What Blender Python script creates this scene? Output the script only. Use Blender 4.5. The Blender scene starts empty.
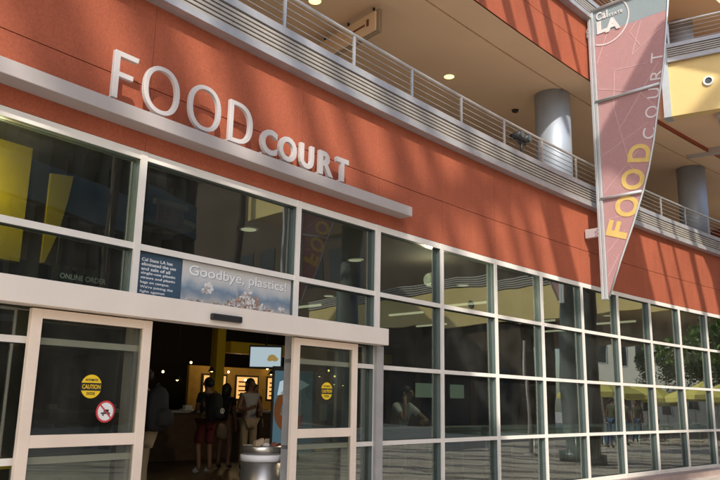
import bpy, bmesh, math, random
from mathutils import Vector, Matrix
R = math.radians
random.seed(7)
sc = bpy.context.scene
col = sc.collection

# ------------------------------------------------------------------ layout
P0 = (0.24223891, 9.69843124); TH = R(49.590130735632016); KK = -0.010715942153359454
def pt(s, out=0.0, z=0.0):
    """point of the concave front: s metres along it, out metres towards the plaza"""
    t = TH + KK*s
    x = P0[0] + (math.sin(t)-math.sin(TH))/KK + out*math.sin(t)
    y = P0[1] + (math.cos(TH)-math.cos(t))/KK - out*math.cos(t)
    return Vector((x, y, z))
def tang(s):
    t = TH + KK*s; return Vector((math.cos(t), math.sin(t), 0))
def norm(s):
    t = TH + KK*s; return Vector((math.sin(t), -math.cos(t), 0))
ZH, Z2, Z3, Z4, ZB = 3.756, 2.865, 1.916, 0.9625, 0.12
MUL = [-8.05, -5.87, -3.689, -1.5094] + [1.5*i for i in range(0, 15)]

# ------------------------------------------------------------------ materials
def nodes(name):
    m = bpy.data.materials.new(name); m.use_nodes = True
    nt = m.node_tree; nt.nodes.clear()
    o = nt.nodes.new('ShaderNodeOutputMaterial')
    return m, nt, o
def pbr(name, c, rough=0.6, metal=0.0, var=0.12, scale=6.0, bump=0.0, bscale=120.0, emit=None, es=0.0, stain=0.0, sscale=1.2, spec=0.5, aniso=None):
    m, nt, o = nodes(name); N = nt.nodes.new; L = nt.links.new
    b = N('ShaderNodeBsdfPrincipled'); L(b.outputs[0], o.inputs[0])
    b.inputs['Roughness'].default_value = rough; b.inputs['Metallic'].default_value = metal
    b.inputs['Specular IOR Level'].default_value = spec
    tc = N('ShaderNodeTexCoord')
    nz = N('ShaderNodeTexNoise'); nz.inputs['Scale'].default_value = scale; nz.inputs['Detail'].default_value = 6
    L(tc.outputs['Object'], nz.inputs['Vector'])
    mr = N('ShaderNodeMapRange'); mr.inputs[1].default_value = 0.25; mr.inputs[2].default_value = 0.75
    mr.inputs[3].default_value = 1-var; mr.inputs[4].default_value = 1+var
    L(nz.outputs[0], mr.inputs[0])
    last = mr.outputs[0]
    if stain:
        n2 = N('ShaderNodeTexNoise'); n2.inputs['Scale'].default_value = sscale; n2.inputs['Detail'].default_value = 8; n2.inputs['Roughness'].default_value = .65
        L(tc.outputs['Object'], n2.inputs['Vector'])
        m2 = N('ShaderNodeMapRange'); m2.inputs[1].default_value = 0.35; m2.inputs[2].default_value = 0.7
        m2.inputs[3].default_value = 1.0; m2.inputs[4].default_value = 1-stain
        L(n2.outputs[0], m2.inputs[0])
        mu = N('ShaderNodeMath'); mu.operation = 'MULTIPLY'; L(last, mu.inputs[0]); L(m2.outputs[0], mu.inputs[1]); last = mu.outputs[0]
    vm = N('ShaderNodeVectorMath'); vm.operation = 'SCALE'; vm.inputs[0].default_value = c[:3]
    L(last, vm.inputs['Scale']); L(vm.outputs[0], b.inputs['Base Color'])
    rr = N('ShaderNodeMapRange'); rr.inputs[3].default_value = max(0.02, rough-.08); rr.inputs[4].default_value = min(1, rough+.08)
    L(nz.outputs[0], rr.inputs[0]); L(rr.outputs[0], b.inputs['Roughness'])
    if bump:
        nb = N('ShaderNodeTexNoise'); nb.inputs['Scale'].default_value = bscale; nb.inputs['Detail'].default_value = 4
        L(tc.outputs['Object'], nb.inputs['Vector'])
        bp = N('ShaderNodeBump'); bp.inputs['Strength'].default_value = bump; bp.inputs['Distance'].default_value = 0.01
        L(nb.outputs[0], bp.inputs['Height']); L(bp.outputs[0], b.inputs['Normal'])
    if emit:
        b.inputs['Emission Color'].default_value = (*emit, 1); b.inputs['Emission Strength'].default_value = es
    return m
def glass(name, tint, r0=0.05, rough=0.0):
    m, nt, o = nodes(name); N = nt.nodes.new; L = nt.links.new
    lw = N('ShaderNodeLayerWeight'); lw.inputs['Blend'].default_value = 0.5
    pw = N('ShaderNodeMath'); pw.operation = 'POWER'; L(lw.outputs['Facing'], pw.inputs[0]); pw.inputs[1].default_value = 5
    ma = N('ShaderNodeMath'); ma.operation = 'MULTIPLY_ADD'; L(pw.outputs[0], ma.inputs[0]); ma.inputs[1].default_value = 1-r0; ma.inputs[2].default_value = r0
    tr = N('ShaderNodeBsdfTransparent'); tr.inputs[0].default_value = (*tint, 1)
    gl = N('ShaderNodeBsdfGlossy'); gl.inputs['Roughness'].default_value = rough; gl.inputs[0].default_value = (.93, 1, .97, 1)
    tc = N('ShaderNodeTexCoord'); nz = N('ShaderNodeTexNoise'); nz.inputs['Scale'].default_value = 1.1; nz.inputs['Detail'].default_value = 1
    L(tc.outputs['Object'], nz.inputs['Vector'])
    bp = N('ShaderNodeBump'); bp.inputs['Strength'].default_value = 0.12; bp.inputs['Distance'].default_value = 0.02
    L(nz.outputs[0], bp.inputs['Height']); L(bp.outputs[0], gl.inputs['Normal'])
    mx = N('ShaderNodeMixShader'); L(ma.outputs[0], mx.inputs[0]); L(tr.outputs[0], mx.inputs[1]); L(gl.outputs[0], mx.inputs[2])
    n2 = N('ShaderNodeTexNoise'); n2.inputs['Scale'].default_value = 2.2; n2.inputs['Detail'].default_value = 7; L(tc.outputs['Object'], n2.inputs['Vector'])
    m2 = N('ShaderNodeMapRange'); m2.inputs[1].default_value = .35; m2.inputs[2].default_value = .75; m2.inputs[3].default_value = .006; m2.inputs[4].default_value = .032; L(n2.outputs[0], m2.inputs[0])
    df = N('ShaderNodeBsdfDiffuse'); df.inputs[0].default_value = (.62, .60, .54, 1); mx2 = N('ShaderNodeMixShader')
    L(m2.outputs[0], mx2.inputs[0]); L(mx.outputs[0], mx2.inputs[1]); L(df.outputs[0], mx2.inputs[2]); L(mx2.outputs[0], o.inputs[0])
    return m
def emis(name, c, s):
    m, nt, o = nodes(name)
    e = nt.nodes.new('ShaderNodeEmission'); e.inputs[0].default_value = (*c, 1); e.inputs[1].default_value = s
    nt.links.new(e.outputs[0], o.inputs[0]); return m
def pavers(name):
    m, nt, o = nodes(name); N = nt.nodes.new; L = nt.links.new
    b = N('ShaderNodeBsdfPrincipled'); L(b.outputs[0], o.inputs[0]); b.inputs['Roughness'].default_value = .8
    tc = N('ShaderNodeTexCoord'); br = N('ShaderNodeTexBrick'); br.inputs['Scale'].default_value = 1.0
    br.inputs['Brick Width'].default_value = .6; br.inputs['Row Height'].default_value = .6; br.inputs['Mortar Size'].default_value = .008
    br.inputs['Color1'].default_value = (.66, .58, .49, 1); br.inputs['Color2'].default_value = (.60, .52, .44, 1); br.inputs['Mortar'].default_value = (.28, .23, .19, 1)
    mp = N('ShaderNodeMapping'); mp.inputs['Rotation'].default_value = (0, 0, R(40)); L(tc.outputs['Object'], mp.inputs[0]); L(mp.outputs[0], br.inputs[0])
    nz = N('ShaderNodeTexNoise'); nz.inputs['Scale'].default_value = 1.5; nz.inputs['Detail'].default_value = 8; L(tc.outputs['Object'], nz.inputs[0])
    mr = N('ShaderNodeMapRange'); mr.inputs[1].default_value=.3; mr.inputs[2].default_value=.7; mr.inputs[3].default_value = .75; mr.inputs[4].default_value = 1.15; L(nz.outputs[0], mr.inputs[0])
    vm = N('ShaderNodeVectorMath'); vm.operation = 'SCALE'; L(br.outputs[0], vm.inputs[0]); L(mr.outputs[0], vm.inputs['Scale']); L(vm.outputs[0], b.inputs['Base Color'])
    return m
def picture(name, z0, z1, stops, scale=3.0, warp=.25, rough=.5):
    """a printed picture: bands of colour by height, broken up by noise"""
    m, nt, o = nodes(name); N = nt.nodes.new; L = nt.links.new
    b = N('ShaderNodeBsdfPrincipled'); L(b.outputs[0], o.inputs[0]); b.inputs['Roughness'].default_value = rough
    tc = N('ShaderNodeTexCoord'); sx = N('ShaderNodeSeparateXYZ'); L(tc.outputs['Object'], sx.inputs[0])
    nz = N('ShaderNodeTexNoise'); nz.inputs['Scale'].default_value = scale; nz.inputs['Detail'].default_value = 8; L(tc.outputs['Object'], nz.inputs[0])
    mr = N('ShaderNodeMapRange'); mr.inputs[1].default_value = z0; mr.inputs[2].default_value = z1; L(sx.outputs[2], mr.inputs[0])
    ad = N('ShaderNodeMath'); ad.operation = 'MULTIPLY_ADD'; L(nz.outputs[0], ad.inputs[0]); ad.inputs[1].default_value = warp; L(mr.outputs[0], ad.inputs[2])
    sb = N('ShaderNodeMath'); sb.operation = 'SUBTRACT'; L(ad.outputs[0], sb.inputs[0]); sb.inputs[1].default_value = warp*.5
    cr = N('ShaderNodeValToRGB'); L(sb.outputs[0], cr.inputs[0])
    el = cr.color_ramp.elements
    el[0].position, el[0].color = stops[0][0], (*stops[0][1], 1)
    el[1].position, el[1].color = stops[-1][0], (*stops[-1][1], 1)
    for p, c in stops[1:-1]:
        e = el.new(p); e.color = (*c, 1)
    L(cr.outputs[0], b.inputs['Base Color'])
    return m
M = {}
def stucco(name, c):
    m, nt, o = nodes(name); N = nt.nodes.new; L = nt.links.new
    b = N('ShaderNodeBsdfPrincipled'); L(b.outputs[0], o.inputs[0]); b.inputs['Roughness'].default_value = .92; b.inputs['Specular IOR Level'].default_value = .15
    tc = N('ShaderNodeTexCoord'); last = None
    for sc_, scale, lo, hi, det in (((1,1,1), 1.1, .90, 1.08, 4), ((1,1,.12), 5.0, .93, 1.05, 5), ((1,1,1), 38, .90, 1.10, 3), ((1,1,1), 160, .88, 1.12, 2)):
        mp = N('ShaderNodeMapping'); mp.inputs['Scale'].default_value = sc_; L(tc.outputs['Object'], mp.inputs[0])
        nz = N('ShaderNodeTexNoise'); nz.inputs['Scale'].default_value = scale; nz.inputs['Detail'].default_value = det; L(mp.outputs[0], nz.inputs[0])
        mr = N('ShaderNodeMapRange'); mr.inputs[1].default_value = .3; mr.inputs[2].default_value = .7; mr.inputs[3].default_value = lo; mr.inputs[4].default_value = hi; L(nz.outputs[0], mr.inputs[0])
        if last is None: last = mr.outputs[0]
        else:
            mu = N('ShaderNodeMath'); mu.operation = 'MULTIPLY'; L(last, mu.inputs[0]); L(mr.outputs[0], mu.inputs[1]); last = mu.outputs[0]
        fine = nz
    vm = N('ShaderNodeVectorMath'); vm.operation = 'SCALE'; vm.inputs[0].default_value = c; L(last, vm.inputs['Scale']); L(vm.outputs[0], b.inputs['Base Color'])
    bp = N('ShaderNodeBump'); bp.inputs['Strength'].default_value = .5; bp.inputs['Distance'].default_value = .006; L(fine.outputs[0], bp.inputs['Height']); L(bp.outputs[0], b.inputs['Normal'])
    return m
M['red'] = stucco('red_stucco', (.385, .108, .058))
M['groove'] = pbr('joint_dark_red', (.22, .065, .036), .95)
M['reveal'] = pbr('dark_grey_green_gasket', (.12, .155, .15), .35, var=.08)
M['alu'] = pbr('champagne_aluminium', (.80, .76, .69), .42, metal=0.0, stain=.10, var=.05, scale=3)
M['doorframe'] = pbr('door_aluminium', (.86, .72, .59), .42, var=.05, stain=.08, scale=3)
M['shelf'] = pbr('pale_painted_metal', (.43, .385, .365), .5, var=.05, scale=2, stain=.10)
M['header'] = pbr('pale_header_metal', (.80, .72, .63), .45, var=.04, scale=2, stain=.05)
M['letter'] = pbr('white_letter_paint', (.55, .51, .49), .45, var=.04)
M['galv'] = pbr('galvanised_trim', (.44, .43, .43), .45, metal=.35, var=.12, scale=5)
M['slat'] = pbr('louvre_slat', (.43, .39, .34), .5, metal=.2, var=.14, scale=4)
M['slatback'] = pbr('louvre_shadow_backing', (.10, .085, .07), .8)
M['rail'] = pbr('brushed_steel_rail', (.58, .56, .53), .38, metal=.6, var=.08)
M['cable'] = pbr('rail_cable_steel', (.45, .41, .37), .4, metal=.6)
M['soffit'] = pbr('tan_plaster_soffit', (.86, .62, .40), .9, var=.07, scale=1.2, stain=.12, sscale=.6, bump=.15, bscale=60, spec=.2)
M['tanwall'] = pbr('tan_plaster_wall', (.36, .27, .18), .9, var=.08, scale=1.5)
M['steel'] = pbr('column_steel_cladding', (.40, .45, .52), .52, metal=.35, var=.07, scale=2.0)
M['darksteel'] = pbr('dark_green_steel', (.16, .19, .175), .35, metal=.4, var=.1)
M['yellow'] = pbr('yellow_plaster', (.80, .61, .26), .9, var=.05, scale=2, stain=.06, bump=.15)
M['bluegrey'] = pbr('blue_grey_metal', (.52, .57, .58), .45, metal=.3, var=.06)
M['sail'] = pbr('burgundy_banner_fabric', (.50, .285, .28), .8, var=.06, scale=20, bump=.5, bscale=5)
M['sailtop'] = pbr('slate_banner_fabric', (.30, .37, .385), .8, var=.05, scale=20)
M['sailline'] = pbr('pale_pink_banner_print', (.64, .41, .41), .8)
M['sailwhite'] = pbr('white_banner_print', (.80, .76, .74), .8)
M['sailyel'] = pbr('yellow_banner_print', (.78, .56, .18), .8)
M['pole'] = pbr('banner_pole_aluminium', (.60, .62, .63), .42, metal=.4, var=.06)
M['glass'] = glass('window_glass', (.58, .65, .61), .165)
M['doorglass'] = glass('door_glass', (.76, .78, .74), .05)
M['black'] = pbr('black_plastic', (.02, .02, .02), .5)
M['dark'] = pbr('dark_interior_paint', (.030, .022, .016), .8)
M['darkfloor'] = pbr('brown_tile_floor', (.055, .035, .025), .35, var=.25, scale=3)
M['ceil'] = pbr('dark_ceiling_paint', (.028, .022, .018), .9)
M['lime'] = pbr('yellow_green_paint', (.74, .50, .015), .7, var=.06)
M['warmwall'] = pbr('ochre_wall_paint', (.52, .33, .08), .8, var=.15)
M['wood'] = pbr('brown_slatted_wood', (.10, .06, .035), .6, var=.3, scale=8)
M['steelbin'] = pbr('stainless_steel', (.58, .55, .50), .3, metal=.9, var=.06)
M['bagw'] = pbr('white_plastic_liner', (.72, .72, .74), .5)
M['blue'] = pbr('navy_poster_print', (.045, .085, .13), .5)
M['white'] = pbr('white_print', (.82, .82, .80), .5)
M['greyprint'] = pbr('grey_print', (.30, .33, .36), .5)
M['stickyel'] = pbr('yellow_vinyl', (.86, .58, .02), .5, var=.03)
M['stickred'] = pbr('red_vinyl', (.60, .05, .06), .5)
M['paver'] = pavers('plaza_pavers')
M['curb'] = pbr('pinkish_concrete', (.42, .32, .28), .85, var=.12, scale=4, bump=.3)
M['concrete'] = pbr('grey_concrete', (.50, .46, .41), .85, var=.12, scale=2, stain=.15)
M['table'] = pbr('grey_laminate', (.32, .34, .33), .4, var=.05)
M['skin_a'] = pbr('brown_skin', (.22, .11, .07), .55, var=.05)
M['skin_b'] = pbr('light_brown_skin', (.36, .20, .13), .55, var=.05)
M['hair'] = pbr('black_hair', (.012, .010, .009), .6, bump=.4, bscale=90)
M['c_black'] = pbr('black_cotton', (.02, .02, .022), .85)
M['c_red'] = pbr('dark_red_cotton', (.11, .014, .016), .85)
M['c_white'] = pbr('white_cotton', (.75, .75, .78), .85)
M['c_grey'] = pbr('grey_cotton', (.34, .34, .36), .85)
M['c_tan'] = pbr('tan_cotton', (.36, .27, .17), .85)
M['c_blue'] = pbr('blue_cotton', (.07, .12, .22), .85)
M['c_olive'] = pbr('olive_cotton', (.09, .10, .05), .85)
M['bark'] = pbr('tree_bark', (.12, .085, .06), .9, var=.3, scale=8, bump=.6, bscale=20)
M['leaf'] = pbr('leaf_green', (.13, .22, .045), .6, var=.35, scale=1.5)
M['umb'] = pbr('yellow_parasol_fabric', (.85, .74, .20), .8)
M['pale'] = pbr('pale_stucco', (.74, .70, .62), .9, var=.08)
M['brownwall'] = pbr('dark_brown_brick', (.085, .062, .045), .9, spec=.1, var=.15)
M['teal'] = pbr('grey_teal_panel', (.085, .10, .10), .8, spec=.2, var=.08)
M['darkglass'] = pbr('dark_window_glass', (.02, .025, .028), .6, spec=.15)
M['lamp'] = emis('downlight_glow', (1.0, .84, .25), 1.6)
M['lampin'] = emis('ceiling_lamp_glow', (1.0, .88, .60), .6)
M['warmglow'] = emis('warm_menu_glow', (1.0, .52, .16), .6)
M['warmbulb'] = emis('warm_bulb_glow', (1.0, .62, .22), 5.0)
M['screen'] = emis('tv_screen_glow', (.55, .68, .74), .42)
M['screen2'] = emis('display_blue_glow', (.30, .55, .68), .12)
M['screenred'] = emis('display_red_glow', (.65, .03, .03), .22)
M['screenbrown'] = emis('display_brown_glow', (.42, .16, .06), .15)
M['screenfood'] = emis('tv_food_glow', (.30, .20, .06), .6)
M['screen3'] = emis('menu_screen_glow', (.74, .86, .62), .16)
M['exitred'] = emis('exit_sign_glow', (.2, .02, .015), .10)

# ------------------------------------------------------------------ mesh helpers
ORG = {}
class MB:
    def __init__(s): s.v = []; s.f = []; s.mi = []; s.smooth = []
    def add(s, vs, fs, mi=0, sm=False):
        b = len(s.v); s.v += [Vector(v) for v in vs]
        for f in fs: s.f.append([b+i for i in f]); s.mi.append(mi); s.smooth.append(sm)
        return s
    def hexa(s, a, mi=0):
        """8 corners: bottom 4 (ccw) then top 4"""
        return s.add(a, [(3,2,1,0),(4,5,6,7),(0,1,5,4),(1,2,6,5),(2,3,7,6),(3,0,4,7)], mi)
    def box(s, x0, x1, y0, y1, z0, z1, mi=0):
        return s.hexa([(x0,y0,z0),(x1,y0,z0),(x1,y1,z0),(x0,y1,z0),(x0,y0,z1),(x1,y0,z1),(x1,y1,z1),(x0,y1,z1)], mi)
    def obox(s, o, ax, ay, az, mi=0):
        """box from a corner and three edge vectors"""
        o, ax, ay, az = map(Vector, (o, ax, ay, az))
        return s.hexa([o, o+ax, o+ax+ay, o+ay, o+az, o+ax+az, o+ax+ay+az, o+ay+az], mi)
    def arc(s, s0, s1, o0, o1, z0, z1, step=0.75, mi=0):
        """box bent along the front"""
        n = max(1, int(math.ceil((s1-s0)/step))); vs = []; fs = []
        for i in range(n+1):
            q = s0+(s1-s0)*i/n
            vs += [pt(q,o1,z0), pt(q,o0,z0), pt(q,o0,z1), pt(q,o1,z1)]
        for i in range(n):
            a = 4*i
            for j in range(4): fs.append((a+j, a+4+j, a+4+(j+1)%4, a+(j+1)%4))
        fs += [(0,1,2,3), (4*n+3,4*n+2,4*n+1,4*n)]
        return s.add(vs, fs, mi)
    def flat(s, s0, s1, o0, o1, z0, z1, mi=0):
        return s.arc(s0, s1, o0, o1, z0, z1, 1e9, mi)
    def tube(s, pts, r, n=8, mi=0, sm=True, cap=True):
        pts = [Vector(p) for p in pts]; rs = r if isinstance(r, (list, tuple)) else [r]*len(pts)
        vs = []; fs = []; up = None
        for i, p in enumerate(pts):
            d = (pts[min(i+1, len(pts)-1)] - pts[max(i-1, 0)]).normalized()
            if up is None: up = Vector((0,0,1)) if abs(d.z) < .9 else Vector((1,0,0))
            a = d.cross(up).normalized(); b = a.cross(d).normalized(); up = b
            for k in range(n):
                t = 2*math.pi*k/n; vs.append(p + (a*math.cos(t)+b*math.sin(t))*rs[i])
        for i in range(len(pts)-1):
            for k in range(n): fs.append((i*n+k, i*n+(k+1)%n, (i+1)*n+(k+1)%n, (i+1)*n+k))
        s.add(vs, fs, mi, sm)
        if cap:
            s.add(vs[:n][::-1], [tuple(range(n))], mi); s.add(vs[-n:], [tuple(range(n))], mi)
        return s
    def lathe(s, c, prof, n=32, mi=0, sm=True):
        c = Vector(c); vs = []; fs = []
        for r, z in prof:
            for k in range(n):
                t = 2*math.pi*k/n; vs.append(c+Vector((r*math.cos(t), r*math.sin(t), z)))
        for i in range(len(prof)-1):
            for k in range(n): fs.append((i*n+k, i*n+(k+1)%n, (i+1)*n+(k+1)%n, (i+1)*n+k))
        s.add(vs, fs, mi, sm)
        if prof[0][0] > 1e-4: s.add(vs[:n][::-1], [tuple(range(n))], mi)
        if prof[-1][0] > 1e-4: s.add(vs[-n:], [tuple(range(n))], mi)
        return s
    def prism(s, poly, o, ax, ay, az, mi=0):
        """2D polygon (list of (u,v)) in the frame o,ax,ay pushed along az"""
        o, ax, ay, az = map(Vector, (o, ax, ay, az)); n = len(poly)
        vs = [o+ax*u+ay*v for u, v in poly] + [o+ax*u+ay*v+az for u, v in poly]
        return s.add(vs, [tuple(range(n))[::-1], tuple(range(n, 2*n))] + [(i, (i+1)%n, n+(i+1)%n, n+i) for i in range(n)], mi)
    def build(s, name, mats, parent=None, bevel=0.0):
        me = bpy.data.meshes.new(name)
        o = ORG.get(parent.name, Vector()) if parent else Vector()
        me.from_pydata([tuple(v-o) for v in s.v], [], s.f)
        if not isinstance(mats, (list, tuple)): mats = [mats]
        for m in mats: me.materials.append(m)
        for p, i, q in zip(me.polygons, s.mi, s.smooth): p.material_index = i; p.use_smooth = q
        bm = bmesh.new(); bm.from_mesh(me)
        bmesh.ops.remove_doubles(bm, verts=bm.verts, dist=1e-5) if len(s.v) < 60000 else None
        bmesh.ops.recalc_face_normals(bm, faces=bm.faces); bm.to_mesh(me); bm.free()
        ob = bpy.data.objects.new(name, me); col.objects.link(ob)
        if parent: ob.parent = parent; ORG[ob.name] = o
        if bevel:
            md = ob.modifiers.new('bevel', 'BEVEL'); md.width = bevel; md.segments = 2; md.limit_method = 'ANGLE'
        return ob
def tag(o, label=None, cat=None, group=None, kind=None):
    if label: o['label'] = label
    if cat: o['category'] = cat
    if group: o['group'] = group
    if kind: o['kind'] = kind
    return o
def thing(name, loc, label, cat, group=None):
    o = bpy.data.objects.new(name, None); o.empty_display_size = .2; o.location = loc; col.objects.link(o)
    ORG[o.name] = Vector(loc); return tag(o, label, cat, group)
def copy_tree(o, parent=None):
    c = o.copy(); col.objects.link(c)
    if parent: c.parent = parent
    for ch in list(o.children): copy_tree(ch, c)
    return c
def text_bm(txt, size=1.0, ext=0.0, offset=0.0, align='LEFT', shear=0.0, spacing=1.0):
    cu = bpy.data.curves.new('t', 'FONT'); cu.body = txt; cu.size = size; cu.extrude = ext; cu.offset = offset
    cu.align_x = align; cu.shear = shear; cu.space_character = spacing; cu.resolution_u = 4
    ob = bpy.data.objects.new('t', cu); col.objects.link(ob)
    dg = bpy.context.evaluated_depsgraph_get(); me = bpy.data.meshes.new_from_object(ob.evaluated_get(dg))
    vs = [v.co.copy() for v in me.vertices]; fs = [tuple(p.vertices) for p in me.polygons]
    bpy.data.objects.remove(ob); bpy.data.curves.remove(cu); bpy.data.meshes.remove(me)
    return vs, fs
def text_fit(mb, txt, o, ax, ay, w, h, depth, bold=0.0, mi=0, shear=0.0, spacing=1.0):
    """text scaled into a w x h box at corner o, on axes ax, ay; stands `depth` proud"""
    ax, ay = Vector(ax), Vector(ay); az = ax.cross(ay).normalized()
    vs, fs = text_bm(txt, 1.0, .5, bold, shear=shear, spacing=spacing)
    x0 = min(v.x for v in vs); x1 = max(v.x for v in vs); y0 = min(v.y for v in vs); y1 = max(v.y for v in vs)
    mb.add([Vector(o)+ax*((v.x-x0)/(x1-x0)*w)+ay*((v.y-y0)/(y1-y0)*h)+az*((v.z+.5)*depth) for v in vs], fs, mi)
def ring_letter(mb, outer, inner, o, ax, ay, depth, mi=0):
    """closed outline with a hole, both lists the same length"""
    ax, ay = Vector(ax), Vector(ay); az = ax.cross(ay).normalized()*depth; o = Vector(o); n = len(outer)
    A = [o+ax*u+ay*v for u, v in outer]; B = [o+ax*u+ay*v for u, v in inner]
    vs = A+B+[v+az for v in A]+[v+az for v in B]; fs = []
    for i in range(n):
        j = (i+1)%n
        fs += [(i,j,n+j,n+i), (2*n+i,2*n+j,3*n+j,3*n+i), (i,j,2*n+j,2*n+i), (n+i,n+j,3*n+j,3*n+i)]
    mb.add(vs, fs, mi)

# ------------------------------------------------------------------ ground
tag(MB().box(-160, 220, -200, 180, -.4, 0).build('ground', M['paver']), kind='structure')
tag(MB().arc(-9, 21, -.02, .32, .0, .11).build('pavement', M['curb']), kind='structure')

# ------------------------------------------------------------------ the food court building
S0, S1 = -9.0, 21.0
B = thing('food_court_building', pt(6, -4, 0), 'curved red stucco building with a tall glazed ground floor and open balconies above', 'building')
def panels(name, z0, z1, zj, out, parent):
    m = MB(); g = .005
    js = [S0] + [q for q in MUL if S0 < q < S1] + [S1]
    for a, b in zip(js[:-1], js[1:]):
        for c, d in ((z0, zj-g), (zj+g, z1)):
            m.arc(a+g/2, b-g/2, out-.03, out, c, d, .75)
    m.arc(S0, S1, out-.28, out-.012, z0+.004, z1-.004, .75, 1)
    return m.build(name, [M['red'], M['groove']], parent)
panels('red_wall', ZH+.045, 5.40, 4.455, 0.0, B)
panels('red_wall', 8.0, 9.38, 8.72, .25, B)
def louvre(parent, mk, z, name='louvre_parapet'):
    """mk(mb,o0,o1,z0,z1,mi): one long bar"""
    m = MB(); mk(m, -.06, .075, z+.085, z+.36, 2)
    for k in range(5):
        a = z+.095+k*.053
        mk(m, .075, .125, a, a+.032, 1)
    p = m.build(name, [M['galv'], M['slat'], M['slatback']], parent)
    m = MB(); mk(m, -.06, .15, z, z+.085, 0); m.build('bottom_trim', M['galv'], p)
    m = MB(); mk(m, -.10, .14, z+.36, z+.455, 0); m.build('top_trim', M['galv'], p)
    return p
def arcmk(off):
    return lambda m, a, b, c, d, mi: m.arc(S0, S1, a+off, b+off, c, d, .75, mi)
louvre(B, arcmk(0), 5.345)
louvre(B, arcmk(.25), 9.30)
m = MB(); m.arc(S0, S1, -7, -.28, 4.9, 5.30, 1.5); m.build('balcony_floor', M['concrete'], B)
m = MB()
m.arc(S0, S1, -.365, .24, 8.0, 8.06); m.arc(S0, S1, -3.4, -.40, 8.0, 8.06); m.arc(S0, S1, -7, -3.435, 8.0, 8.06)
m.build('balcony_ceiling', M['soffit'], B)
MB().arc(S0, S1, -7, .23, 8.064, 9.2, 1.5).build('floor_slab', M['groove'], B)
m = MB(); m.arc(S0, S1, -7.2, -7.0, 4.9, 13.5, 1.5); m.build('balcony_wall', M['tanwall'], B)
MB().arc(S0, S1, -7, .6, 12.4, 12.9, 1.5).build('roof', M['soffit'], B)
for i, s in enumerate((-5.5, 7.5, 12.0, 16.5)):
    d = MB().flat(s, s+1.1, -6.99, -6.93, 5.3, 7.5).build('balcony_door', M['bluegrey'], B)
for s in (6.45, 13.45, 20.3):
    c = pt(s, -.72, 0)
    for z0, z1 in ((5.30, 7.998), (9.2, 12.4)):
        m = MB(); m.lathe(c, [(.37, z0), (.37, z1)], 64)
        q = m.build('column', M['steel'], B)
        c2 = c + norm(s)*.0
for s, o in ((4.24, -1.79), (.48, -1.82), (-3.3, -1.82), (8.2, -1.8), (11.9, -1.8)):
    c = pt(s, o, 0)
    d = MB().lathe(c, [(.12, 7.985), (.12, 7.999)], 24).build('downlight', M['alu'], B)
    MB().lathe(c, [(.10, 7.978), (.10, 7.9845)], 24).build('lens', M['lamp'], d)
for s, o in ((6.62, -1.75),):
    MB().lathe(pt(s, o, 0), [(.06, 7.95), (.08, 7.999)], 16).build('smoke_detector', M['black'], B)
# glazing grid
OPEN0, OPEN1 = -3.56, -1.50
def trans(z, h, name='transom', skip=False):
    for a, b in (((S0, OPEN0), (OPEN1, S1)) if skip else ((S0, S1),)):
        t = MB().arc(a, b, -.014, -.002, z-h/2, z+h/2).build(name, M['alu'], B)
        MB().arc(a, b, -.15, -.0142, z-h/2+.006, z+h/2-.006).build('gasket', M['reveal'], t)
trans(ZH, .082); trans(Z2, .060); trans(Z3, .056, skip=True); trans(Z4, .056, skip=True); trans(ZB+.03, .08, skip=True)
for s in MUL:
    w = .10 if s == 0 else .070
    zs = 2.41 if s in (-3.689, -1.5094) else ZB-.01
    t = MB().flat(s-w/2, s+w/2, -.016, .006, zs, ZH+.04).build('mullion', M['alu'], B)
    MB().flat(s-w/2+.006, s+w/2-.006, -.16, -.0162, zs, ZH+.04).build('gasket', M['reveal'], t)
for s in (OPEN0-.03, OPEN1+.03):
    MB().flat(s-.03, s+.03, -.16, -.004, .11, 2.4).build('door_jamb', M['galv'], B)
ZR = [(ZB+.07, Z4-.031), (Z4+.031, Z3-.031), (Z3+.031, Z2-.033), (Z2+.033, ZH-.0425)]
prnd = random.Random(21)
for a, b in zip(MUL[:-1], MUL[1:]):
    if b > 20: break
    for r, (z0, z1) in enumerate(ZR):
        aa, bb = a+.036, b-.036
        if r < 2 and a == -3.689: continue
        if r < 2 and a == -5.87: bb = min(bb, OPEN0-.06)
        if r < 2 and a == -1.5094: aa = OPEN1+.06
        if r == 2 and a == -3.689: z0 = 2.41
        ta, tb = prnd.uniform(-.003, .003), prnd.uniform(-.003, .003)
        g_ = [pt(aa, o-ta-tb*q, z) if k else pt(bb, o+ta-tb*q, z) for z, q in ((z0, 1), (z1, -1)) for o, k in ((-.083, 1), (-.083, 0), (-.075, 0), (-.075, 1))]
        MB().hexa(g_).build('window_pane', M['glass'], B)
m = MB(); m.arc(S0, OPEN0, -.2, .0, .10, ZB-.01); m.arc(OPEN1, S1, -.2, .0, .10, ZB-.01); m.build('plinth', M['curb'], B)
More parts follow.
